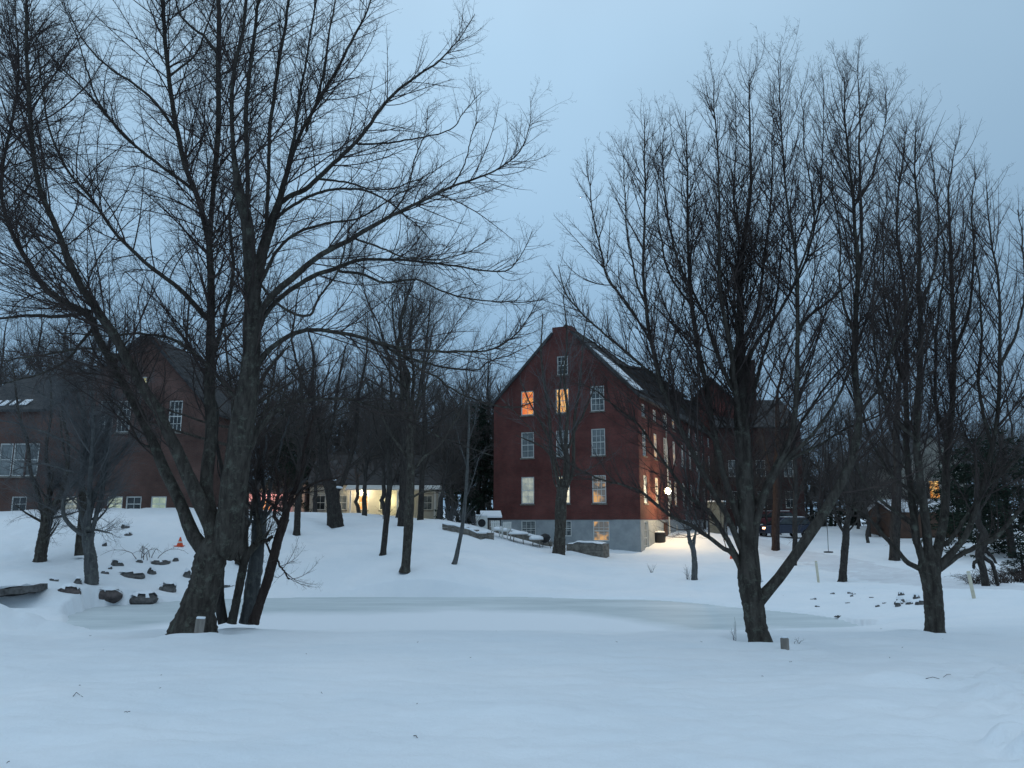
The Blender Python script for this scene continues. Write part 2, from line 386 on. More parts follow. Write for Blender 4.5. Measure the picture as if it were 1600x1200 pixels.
class MB:
    def __init__(s): s.v = []; s.f = []
    def box(s, o, a, b, c):
        o, a, b, c = (np.array(t, float) for t in (o, a, b, c)); i = len(s.v)
        for k in range(8): s.v.append(o + a * (k & 1) + b * (k >> 1 & 1) + c * (k >> 2 & 1))
        fs = [(0, 2, 3, 1), (4, 5, 7, 6), (0, 1, 5, 4), (2, 6, 7, 3), (0, 4, 6, 2), (1, 3, 7, 5)]
        if np.dot(np.cross(a, b), c) < 0: fs = [f[::-1] for f in fs]
        for f in fs: s.f.append([i + j for j in f])
        return s
    def cbox(s, c, sx, sy, sz, rz=0.0):
        ca, sa = math.cos(rz), math.sin(rz)
        a = np.array([ca * sx, sa * sx, 0]); b = np.array([-sa * sy, ca * sy, 0]); z = np.array([0, 0, sz])
        return s.box(np.array(c, float) - a / 2 - b / 2, a, b, z)
    def poly(s, pts):
        i = len(s.v); s.v += [np.array(p, float) for p in pts]; s.f.append(list(range(i, i + len(pts)))); return s
    def prism(s, pts, off):
        n = len(pts); i = len(s.v); off = np.array(off, float)
        s.v += [np.array(p, float) for p in pts]; s.v += [np.array(p, float) + off for p in pts]
        s.f.append([i + k for k in range(n)][::-1]); s.f.append([i + n + k for k in range(n)])
        for k in range(n):
            j = (k + 1) % n; s.f.append([i + k, i + j, i + n + j, i + n + k])
        return s
    def lathe(s, c, prof, n=16, axis=2):
        i = len(s.v)
        for r, z in prof:
            for k in range(n):
                a = 2 * math.pi * k / n; q = [r * math.cos(a), r * math.sin(a), z]
                if axis == 0: q = [q[2], q[0], q[1]]
                if axis == 1: q = [q[0], q[2], q[1]]
                s.v.append(np.array(c, float) + q)
        for j in range(len(prof) - 1):
            for k in range(n):
                k2 = (k + 1) % n; s.f.append([i + j * n + k, i + j * n + k2, i + (j + 1) * n + k2, i + (j + 1) * n + k])
        s.f.append([i + k for k in range(n)][::-1]); s.f.append([i + (len(prof) - 1) * n + k for k in range(n)])
        return s
    def tube(s, pts, rad, n=8):
        pts = np.array(pts, float)[None]; rad = np.broadcast_to(np.array(rad, float), (1, pts.shape[1]))
        V, Q = tubes(pts, rad, n); i = len(s.v); s.v += list(V); s.f += [[i + k for k in q] for q in Q.tolist()]; return s
    def build(s, name, material, parent=None, smooth=False, bevel=0, loc=None):
        me = bpy.data.meshes.new(name); me.from_pydata([tuple(map(float, v)) for v in s.v], [], s.f); me.update()
        me.materials.append(material)
        if smooth:
            for p in me.polygons: p.use_smooth = True
        o = link(bpy.data.objects.new(name, me))
        if parent: o.parent = parent
        if loc is not None: o.location = tuple(float(v) for v in loc)
        if bevel:
            b = o.modifiers.new('bevel', 'BEVEL'); b.width = bevel; b.segments = 2; b.limit_method = 'ANGLE'
        return o

# ------------------------------------------------------------------ ground sheet
ys = np.concatenate([np.arange(-12, 2, 1.0), 2 + np.cumsum(np.r_[0, np.geomspace(.035, 6, 620)])])
ys = ys[ys < 420]
us = np.linspace(-1.25, 1.25, 460)
Y, U = np.meshgrid(ys, us, indexing='ij')
X = U * (np.maximum(Y, 0) + 6)
Z = ground(X, Y)
Vg = np.stack([X, Y, Z], -1).reshape(-1, 3)
nr, nc = X.shape
idx = np.arange(nr * nc).reshape(nr, nc)
Fg = np.stack([idx[:-1, :-1], idx[:-1, 1:], idx[1:, 1:], idx[1:, :-1]], -1).reshape(-1, 4)
g = np_mesh('ground', Vg, Fg, M_ground); tag(g, kind='structure')
# ice
px_, py_ = pond[:, 0], pond[:, 1]
cx, cy = px_.mean(), py_.mean()
ring = [(cx + (x - cx) * 1.04, cy + (y - cy) * 1.12, POND_Z) for x, y in pond]
me = bpy.data.meshes.new('pond_ice'); me.from_pydata(ring, [], [list(range(len(ring)))][::-1]); me.materials.append(M_ice)
ice = link(bpy.data.objects.new('pond_ice', me)); tag(ice, kind='structure')
# packed snow drive on the right
def ribbon(name, pts, w, material, lift=.03):
    pts = np.array(pts, float); 
    t = np.linspace(0, len(pts) - 1, 90); c = np.stack([np.interp(t, range(len(pts)), pts[:, k]) for k in range(2)], -1)
    for _ in range(6): c[1:-1] = (c[:-2] + c[1:-1] * 2 + c[2:]) / 4
    d = np.gradient(c, axis=0); d /= np.linalg.norm(d, axis=1)[:, None]; nn = np.stack([-d[:, 1], d[:, 0]], -1)
    ww = np.interp(t, range(len(w)), w); s = np.linspace(-.5, .5, 15)
    q = c[:, None] + nn[:, None] * (ww[:, None, None] * s[None, :, None])
    z = ground(q[..., 0], q[..., 1]) + lift - .10 * np.abs(s * 2)[None] ** 8 - .012 * (np.abs(np.abs(s) - .24) < .07)[None]
    V = np.concatenate([q, z[..., None]], -1).reshape(-1, 3); i = np.arange(len(t) * 15).reshape(len(t), 15)
    Fq = np.stack([i[:-1, :-1], i[:-1, 1:], i[1:, 1:], i[1:, :-1]], -1).reshape(-1, 4)
    return tag(np_mesh(name, V, Fq, material), kind='structure')
rp_ = [P(px, 880, d)[:2] for px, d in ((1800, 25), (1640, 28.5), (1520, 32), (1400, 40), (1290, 50), (1190, 58), (1120, 63), (1090, 72))]
ribbon('drive', rp_, [4.5, 4.5, 4.8, 5, 5, 5, 5, 4.5], M_road)

# ------------------------------------------------------------------ trees
def tubes(pos, rad, S, rough=0.0, rng=None):
    Nn, K, _ = pos.shape
    T = np.gradient(pos, axis=1); T /= (np.linalg.norm(T, axis=2, keepdims=True) + 1e-9)
    ref = np.where(np.abs(T[:, :1, 2:3]) > .8, np.array([1., 0, 0]), np.array([0, 0, 1.]))
    ref = np.broadcast_to(ref, T.shape)
    n1 = ref - (ref * T).sum(-1, keepdims=True) * T
    n1 /= (np.linalg.norm(n1, axis=2, keepdims=True) + 1e-9)
    n2 = np.cross(T, n1)
    a = np.arange(S) * 2 * math.pi / S
    rr = rad[:, :, None] * np.ones(S)
    if rough:
        rng = rng or np.random.default_rng(0)
        ph = rng.uniform(0, 6.28, (Nn, 1, 1)); kk = np.arange(K)[None, :, None]
        rr = rr * (1 + rough * (np.sin(a * 2 + ph + kk * .21) + .7 * np.sin(a * 3 - ph + kk * .35)) + rough * .8 * rng.normal(0, 1, (Nn, K, S)) * .5)
    V = pos[:, :, None] + rr[..., None] * (np.cos(a)[:, None] * n1[:, :, None] + np.sin(a)[:, None] * n2[:, :, None])
    i = np.arange(Nn * K * S).reshape(Nn, K, S); j = np.roll(i, -1, axis=2)
    Q = np.stack([i[:, :-1], j[:, :-1], j[:, 1:], i[:, 1:]], -1).reshape(-1, 4)
    return V.reshape(-1, 3), Q
def merge(parts):
    vs, fs, o = [], [], 0
    for V, Q in parts: vs.append(V); fs.append(Q + o); o += len(V)
    return np.concatenate(vs), np.concatenate(fs)
def grow(rng, pos, rad, spacing, t0, ang, lfac, lmin, lmax, rfac, rcap, K, up, wob, t1=.98, te=.85, curl=0.0, out=0.0, tb=.85):
    """children of the branches pos[N,K,3]: returns their positions and radii"""
    seg = np.linalg.norm(np.diff(pos, axis=1), axis=2); L = seg.sum(1)
    n = np.maximum(rng.poisson(L * (t1 - t0) / spacing), 1)
    pi = np.repeat(np.arange(len(pos)), n)
    t = t0 + (t1 - t0) * rng.random(len(pi)) ** te
    Kp = pos.shape[1]; f = t * (Kp - 1); i0 = np.minimum(f.astype(int), Kp - 2); w = (f - i0)[:, None]
    p0 = pos[pi, i0] * (1 - w) + pos[pi, i0 + 1] * w
    T = pos[pi, i0 + 1] - pos[pi, i0]; T /= (np.linalg.norm(T, axis=1, keepdims=True) + 1e-9)
    pr = rad[pi, i0] * (1 - w[:, 0]) + rad[pi, i0 + 1] * w[:, 0]
    q = rng.normal(0, 1, T.shape); q[:, 2] = q[:, 2] * .8 + .15
    q -= (q * T).sum(1, keepdims=True) * T; q /= (np.linalg.norm(q, axis=1, keepdims=True) + 1e-9)
    a = np.radians(rng.uniform(*ang, len(pi)))[:, None]
    D = np.cos(a) * T + np.sin(a) * q
    ln = np.clip((L[pi] * (1 - t * tb)) * lfac * rng.uniform(.55, 1.25, len(pi)), lmin, lmax) * rng.uniform(.75, 1.1, len(pi))
    r0 = np.minimum(pr * rfac, rcap * (ln / lmax) ** .8 + .0015)
    out_p = np.empty((len(pi), K, 3)); out_p[:, 0] = p0
    st = (ln / (K - 1))[:, None]; axis = rng.normal(0, 1, D.shape)
    for k in range(1, K):
        D = D + np.array([0, 0, up]) + rng.normal(0, wob, D.shape) + curl * axis
        D /= np.linalg.norm(D, axis=1, keepdims=True)
        out_p[:, k] = out_p[:, k - 1] + D * st
    s = np.linspace(0, 1, K)[None]
    r = r0[:, None] * (1 - s) ** .7 * .85 + r0[:, None] * .15
    return out_p, np.maximum(r, .0012)

def catmull(p, n):
    p = np.array(p, float); q = np.vstack([2 * p[0] - p[1], p, 2 * p[-1] - p[-2]])
    d = np.r_[0, np.cumsum(np.linalg.norm(np.diff(p[:, :3], axis=0), axis=1))]
    s = np.linspace(0, d[-1], n); i = np.clip(np.searchsorted(d, s, 'right') - 1, 0, len(p) - 2)
    t = ((s - d[i]) / np.maximum(d[i + 1] - d[i], 1e-9))[:, None]
    a, b, c, e_ = q[i], q[i + 1], q[i + 2], q[i + 3]
    return .5 * (2 * b + (c - a) * t + (2 * a - 5 * b + 4 * c - e_) * t ** 2 + (3 * b - a - 3 * c + e_) * t ** 3)

def traced(name, d0, limbs, seed, label, cat='tree', K=48, dens=1.0, up=.07, style='upright', bk=None, tw=None, depth=.22, levels=3, group=None, tscale=1.0, S=14, snowy=(), ext=0, nlimb=16, ext_t0=.38, exr=.8):
    """a tree whose trunk and main limbs follow the photo, with depth of their own; finer wood grown from them"""
    rng = np.random.default_rng(seed)
    done = []; PP = []; RR = []
    for li, lb in enumerate(limbs):
        pts = np.array(lb, float)
        if li == 0:
            dep = np.full(len(pts), d0)
        else:
            best = None
            for q in done:
                dd = np.hypot(q[:, 0] - pts[0, 0], q[:, 1] - pts[0, 1]) ; k = int(dd.argmin())
                if best is None or dd[k] < best[0]: best = (dd[k], q[k])
            s0 = best[1]
            if best[0] > 3: pts = np.vstack([[s0[0], s0[1], min(pts[0, 2], s0[3])], pts])
            s = np.r_[0, np.cumsum(np.hypot(*np.diff(pts[:, :2], axis=0).T))]; s /= s[-1]
            length = np.hypot(*np.diff(pts[:, :2], axis=0).T).sum() / ppm(600, d0)
            off = (1 if (li % 2) else -1) * rng.uniform(.35, 1.0) * length * depth
            dep = s0[2] + off * s ** 1.2
        fine = catmull(np.column_stack([pts[:, :2], dep, pts[:, 2]]), K)
        if li: fine[:, 3] *= np.clip(.60 + .035 * (fine[:, 3] - 8), .60, 1.0) * (np.interp(fine[:, 1], [300, 760], [.80, 1.0]) if d0 < 17 else 1)
        fine[:, 3] = np.maximum(fine[:, 3], .3)
        done.append(fine)
        W3 = np.array([P(a, b, c) for a, b, c, r in fine]); rad = np.array([r / ppm(b, c) for a, b, c, r in fine])
        sc = np.linspace(0, 1, K)[:, None]
        wn = np.cumsum(rng.normal(0, 1, (K, 3)), axis=0); wn -= sc * wn[-1]
        wn *= .007 * (1 if li else .3)
        PP.append(W3 + wn * np.minimum(1, 4 * sc)); RR.append(rad)
    PP = np.array(PP); RR = np.array(RR)
    RR = RR * (1 + .02 * rng.normal(0, 1, RR.shape))
    base = PP[0, 0].copy()
    root = empty(name, base, 0, label, cat, group)
    big = RR[:, 0] > .0
    V, Q = tubes(PP, RR, S, .045, rng)
    batches = [(V, Q)]
    mainP, mainR = PP[1:] if len(PP) > 1 else PP, RR[1:] if len(RR) > 1 else RR
    ts = tscale
    if ext:   # smaller trees: the trunk runs on up into the crown and carries limbs of its own
        L0 = np.linalg.norm(PP[0, -1] - PP[0, 0]); D = (PP[0, -1] - PP[0, -8]); D /= np.linalg.norm(D); st = L0 * ext / (K - 1)
        e_ = [PP[0, -1]]
        for k in range(K - 1):
            D = D + rng.normal(0, .10, 3) + np.array([0, 0, .045]); D /= np.linalg.norm(D); e_.append(e_[-1] + D * st)
        e_ = np.array(e_)[None]; er = (RR[0, -1] * exr * (1 - np.linspace(0, 1, K)) ** .8 + .006)[None]
        batches.append(tubes(e_, er, 8))
        whole = np.concatenate([PP[:1, ::2], e_[:, 1::2]], 1); wr = np.concatenate([RR[:1, ::2], er[:, 1::2]], 1)
        tot = L0 * (1 + ext)
        gl = grow(rng, whole, wr, tot * .7 / nlimb, ext_t0, ang=(38, 78), lfac=.52, lmin=tot * .16, lmax=tot * .5, rfac=.40, rcap=.042 * ts, K=K, up=.006, wob=.03, tb=.55, curl=.006)
        batches.append(tubes(*gl, 6))
        mainP = np.concatenate([mainP, gl[0], e_]); mainR = np.concatenate([mainR, gl[1], er])
    if style == 'upright':
        a1 = dict(ang=(28, 58), up=.095, wob=.018, curl=.035)
        a2 = dict(ang=(28, 58), up=.07, wob=.035, curl=.06)
    else:
        a1 = dict(ang=(26, 58), up=.03, wob=.02, curl=.055)
        a2 = dict(ang=(30, 60), up=.02, wob=.04, curl=.08)
    b1 = grow(rng, mainP, mainR, .10 * ts ** .5 / dens, .14, te=.68, lfac=.40, lmin=.75 * ts ** .7, lmax=3.0 * ts, rfac=.6, rcap=.0165 * ts ** .8, K=12, tb=.80, t1=1.0, **a1)
    b2 = grow(rng, b1[0], b1[1], .082 * ts ** .5 / dens, .08, tb=.75, lfac=.42, lmin=.16 * ts, lmax=1.2 * ts, rfac=.55, rcap=.0066 * ts, K=6, **a2)
    tw_b = [tubes(*b1, 5), tubes(*b2, 3)]
    if levels >= 3:
        b3 = grow(rng, b2[0], b2[1], .11 * ts ** .5 / dens, .10, lfac=.42, lmin=.06, lmax=.38 * ts, rfac=.8, rcap=.0032 * ts, K=3, ang=(30, 65), up=.03, wob=.12)
        tw_b.append(tubes(*b3, 3))
        b4 = grow(rng, mainP, mainR, .20 / dens, .3, lfac=.05, lmin=.08, lmax=.5 * ts, rfac=.5, rcap=.004, K=5, ang=(40, 80), up=.06, wob=.10)
        tw_b.append(tubes(*b4, 3))
    V, Q = merge(batches); np_mesh('trunk', V - base, Q, bk or M_bark, root)
    V, Q = merge(tw_b); np_mesh('crown', V - base, Q, tw or M_twig, root)
    for (sx, sy, w_) in snowy:     # snow lodged in the forks
        best = min(done, key=lambda q: np.hypot(q[:, 0] - sx, q[:, 1] - sy).min()); k = int(np.hypot(best[:, 0] - sx, best[:, 1] - sy).argmin())
        c = P(sx, sy, best[k, 2]) - base; w_ = w_ / ppm(sy, best[k, 2]); mb = MB()
        mb.lathe(c, [(w_ * .2, -w_ * .3), (w_ * .8, -w_ * .15), (w_, .02 * w_), (w_ * .75, w_ * .3), (w_ * .2, w_ * .42)], 10); mb.build('snow_patch', M_snow, root, smooth=True)
    return root

def wild(name, seed, H, r0, fork, nl, spread, tf=.9, dens=1.0, style='upright', levels=3, lean=(0, 0), bk=None, tw=None, wob=.03, twr=1.0):
    """a free-grown tree at the origin; returns (trunk mesh data, crown mesh data)"""
    rng = np.random.default_rng(seed)
    K = 22
    z = np.linspace(0, 1, K)
    wn = np.cumsum(rng.normal(0, 1, (K, 2)), axis=0) * wob * H * .06
    tr = np.stack([lean[0] * z * H + wn[:, 0], lean[1] * z * H + wn[:, 1], z * H * tf - .3], -1)[None]
    trr = (r0 * (1 - z) ** .85 + .012 + r0 * .45 * np.exp(-z * 28))[None]
    batch = [tubes(tr, trr, 10, .05, rng)]
    l1 = grow(rng, tr, trr, H * tf * (1 - fork) / nl, fork, ang=(28, 66), lfac=.66 * spread, lmin=H * (.10 if tf > .7 else .30), lmax=H * .6, rfac=.5 if tf > .7 else .6, rcap=r0 * (.36 if tf > .7 else .5), K=16, up=.035, curl=.02, wob=.06, t1=.97)
    batch.append(tubes(*l1, 7))
    ls = H / 12
    l2 = grow(rng, l1[0], l1[1], .26 * ls / dens, .15, ang=(28, 60), lfac=.42, lmin=.6 * ls, lmax=2.8 * ls, rfac=.6, tb=.6, rcap=.020 * twr ** .5, K=9, up=.08 if style == 'upright' else .02, wob=.09)
    l3 = grow(rng, l2[0], l2[1], .14 * ls / dens, .08, ang=(30, 68), lfac=.5, lmin=.2 * ls, lmax=1.1 * ls, rfac=.65, rcap=.009 * twr, K=5, up=.05, wob=.12)
    cr = [tubes(*l2, 4), tubes(*l3, 3)]
    if levels >= 4 or levels == 3:
        l4 = grow(rng, l3[0], l3[1], .17 * ls / dens, .1, ang=(30, 70), lfac=.5, lmin=.1, lmax=.5 * ls, rfac=.8, rcap=.0045 * twr, K=3, up=.02, wob=.16)
        cr.append(tubes(*l4, 3))
    return merge(batch), merge(cr)
def wild_tree(name, loc, trunkdat, crowndat, label, group=None, bk=None, tw=None, rz=0, scale=1.0):
    root = empty(name, loc, rz, label, 'tree', group); root.scale = (scale,) * 3
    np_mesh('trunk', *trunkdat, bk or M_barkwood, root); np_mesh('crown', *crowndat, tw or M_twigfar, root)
    return root
def dup(root, loc, rz, scale, label=None, group=None):
    r = root.copy(); link(r); r.location = tuple(float(v) for v in loc); r.rotation_euler = (0, 0, rz); r.scale = (scale,) * 3 if np.isscalar(scale) else scale
    if label: r['label'] = label
    if group: r['group'] = group
    for ch in list(root.children):
        c = ch.copy(); link(c); c.parent = r
        for g_ in ch.children:
            d_ = g_.copy(); link(d_); d_.parent = c
    return r

# --- the big tree on the left
LT = [
 [(300,994,39),(303,976,34),(311,948,28.5),(321,915,24),(326,885,23),(334,860,24),(341,838,17),(345,815,6)],
 [(330,872,15),(303,838,14),(283,790,12.5),(266,755,12),(252,725,12),(238,690,11),(224,659,11),(204,620,10),(185,585,10),(170,555,9.5),(152,522,9),(140,491,9),(101,470,8),(70,449,8),(45,410,7),(22,365,6.5),(8,325,6),(4,290,5.5),(10,240,4.5),(22,180,4),(30,110,3),(26,30,2),(20,-60,1)],
 [(338,862,16),(330,820,15),(315,790,14),(295,745,13),(278,705,12.5),(262,672,12),(245,635,12),(215,590,11.5),(190,545,11),(170,510,11),(150,482,10.5),(130,452,10),(112,420,10),(100,385,9),(84,345,8.5),(66,305,8),(54,255,7),(49,200,6.5),(46,150,6),(43,95,5.5),(42,40,5),(40,-40,3),(36,-120,1.5)],
 [(340,850,14),(330,805,13),(322,767,12.5),(325,720,12.5),(329,680,12),(327,610,12),(329,540,11),(331,470,10.5),(329,400,9.5),(325,367,9),(312,316,8.5),(292,270,8),(281,225,7.5),(273,185,7),(265,130,6.5),(259,70,6),(254,0,5.5),(250,-90,3.5),(246,-180,1.5)],
 [(350,862,22),(360,800,20),(368,740,20),(377,680,20),(386,620,19),(391,560,17),(393,500,16),(393,450,15),(388,400,14),(384,350,14),(375,312,13.5),(368,270,10),(364,230,7.5),(362,190,7),(363,137,6.5),(370,90,6),(379,54,5.5),(385,0,5),(392,-80,3.5),(398,-170,1.5)],
 [(327,390,8),(331,330,8),(336,270,8),(341,208,8.5),(344,150,8),(344,90,7.5),(345,30,7),(342,-40,6),(340,-120,4),(338,-200,2)],
 [(384,330,8),(387,290,7.5),(385,240,7),(383,187,7),(388,135,6),(394,80,5.5),(399,25,5),(405,-50,3.5),(410,-140,1.5)],
 [(396,470,13),(402,430,13),(412,387,12.5),(426,345,11.5),(437,315,10),(454,258,7.5),(470,215,6),(487,183,5.5),(508,145,5),(529,112,4.5),(545,80,4),(558,54,3.5),(575,15,2.5),(590,-40,1.5)],
 [(416,372,6),(418,320,6),(421,260,6),(425,200,6),(431,150,5.5),(438,100,5),(446,50,4.5),(453,0,4),(462,-80,2)],
 [(437,318,8),(455,305,8),(475,297,8),(497,278,7.5),(520,256,7),(554,225,6),(575,195,5.5),(592,171,5),(612,148,4.5),(636,129,4),(660,112,3.5),(683,96,3),(700,80,2.4),(712,67,2),(728,45,1.5),(742,22,1)],
 [(440,305,5),(450,255,5),(460,205,4.5),(468,150,4),(475,105,3.5),(484,55,3),(494,0,2.5),(502,-70,1.5)],
 [(478,205,4),(495,155,3.8),(505,110,3.5),(513,60,3),(522,10,2.5),(530,-60,1.2)],
 [(402,500,9),(412,479,9.5),(432,456,9.5),(454,437,9),(496,404,8),(524,388,7.5),(550,375,7),(575,360,6.5),(600,346,6),(628,332,5.5),(650,321,5),(678,308,4.5),(704,296,4),(725,288,3.6),(746,279,3.2),(768,270,2.8),(787,258,2.4),(804,245,2),(817,229,1.6),(826,205,1.3),(830,180,1),(828,150,.7)],
 [(400,515,7),(425,478,7),(450,457,7),(475,442,7),(502,430,6.5),(529,420,6),(567,409,5),(621,409,4),(650,411,3.7),(683,413,3.4),(715,417,3),(746,422,2.6),(787,425,2),(808,408,1.5),(820,388,1.2),(831,362,.8)],
 [(529,424,4),(565,428,4),(600,440,3.6),(650,434,3),(696,454,2.5),(746,469,2),(808,473,1.5),(855,468,.8)],
 [(392,700,9),(400,680,8),(420,655,6.5),(440,640,5.5),(455,634,5),(490,626,4.3),(530,624,3.6),(560,628,3.2),(620,650,2.7),(665,672,2.2),(700,690,1.8),(770,712,1)],
 [(396,585,9),(415,553,8),(448,528,7),(470,519,6.5),(490,516,6),(550,524,5.2),(600,539,4.6),(650,550,4),(712,552,3.2),(762,550,2.5),(800,530,2),(825,500,1.5),(842,465,.9)],
 [(590,536,4),(630,555,3.6),(675,567,3),(712,575,2.5),(745,577,2.2),(762,565,1.9),(800,552,1.5),(830,538,.8)],
 [(625,553,3.2),(660,578,2.9),(700,600,2.6),(725,615,2.3),(770,632,1.9),(800,638,1.5),(837,627,1.1),(862,615,.7)],
 [(556,225,3.4),(600,225,3),(650,217,2.5),(704,204,2),(725,179,1.6),(754,142,.9)],
 [(428,345,6),(450,325,5),(487,304,4.4),(517,296,4),(567,297,3.2),(608,317,2.6),(642,346,2),(683,387,1.1)],
 [(408,440,6),(433,392,5),(462,364,4.4),(504,350,3.8),(558,342,3),(587,325,2.6),(621,304,2),(667,285,1.1)],
 [(306,300,6),(287,285,5),(250,258,4.6),(217,233,4.2),(190,204,3.8),(167,179,3.4),(140,150,3),(117,125,2.6),(95,104,2.2),(75,83,1.8),(30,25,1)],
 [(222,237,3.5),(185,205,3.2),(150,150,2.8),(135,105,2.3),(122,60,1.8),(95,0,1)],
 [(276,205,5),(242,160,4.4),(210,132,3.9),(179,112,3.3),(150,84,2.6),(125,50,2),(100,5,1)],
 [(325,500,8),(280,450,6.5),(228,410,5.5),(183,367,5),(160,335,4.6),(142,308,4.2),(108,267,3.8),(87,229,3.4),(77,200,3),(71,170,2.7),(62,108,2),(52,20,1)],
 [(332,560,6),(350,500,5),(365,440,5),(364,380,4.5),(362,330,4),(367,300,3)],
 [(225,605,5),(185,560,4),(140,545,3.5),(90,550,3),(40,560,2.2),(-20,565,1.2)],
 [(140,488,6),(100,495,5),(50,492,4),(0,497,3.4),(-60,490,2)],
 [(150,505,5),(125,540,4),(95,570,3.2),(50,590,2.4),(0,600,1.4)],
 [(398,430,4),(430,470,4),(480,495,3.6),(500,468,3.4),(530,415,3),(540,380,2),(552,350,1.2)],
 [(264,120,4),(300,90,3.2),(320,50,2.6),(335,0,1.6),(345,-60,.9)],
 [(345,90,5),(320,60,4.4),(295,40,3.8),(275,10,3),(262,-50,1.6)],
 [(500,280,4),(540,285,3),(590,300,2.4),(640,290,1.8),(690,260,1)],
 [(555,373,3.4),(590,385,3),(630,400,2.5),(680,405,2),(730,395,1.4),(770,370,.8)],
 [(600,346,3.6),(625,318,3),(640,290,2.6),(650,250,2),(665,205,1.5),(670,160,.8)],
 [(704,296,2.6),(722,262,2.1),(730,225,1.7),(742,190,1.3),(745,150,.7)],
 [(388,640,7),(350,600,5),(312,560,4.4),(270,530,4),(215,520,3.3),(160,525,2.5),(100,520,1.6)],
 [(250,720,5),(232,700,4),(215,690,3),(190,640,2.4),(160,615,1.6)],
]
traced('bare_tree', 16.0, LT, 11, 'largest bare tree, with a flared mossy trunk behind a snow-capped post', style='spread', dens=.98, snowy=((332, 848, 9), (345, 843, 7)), S=18)

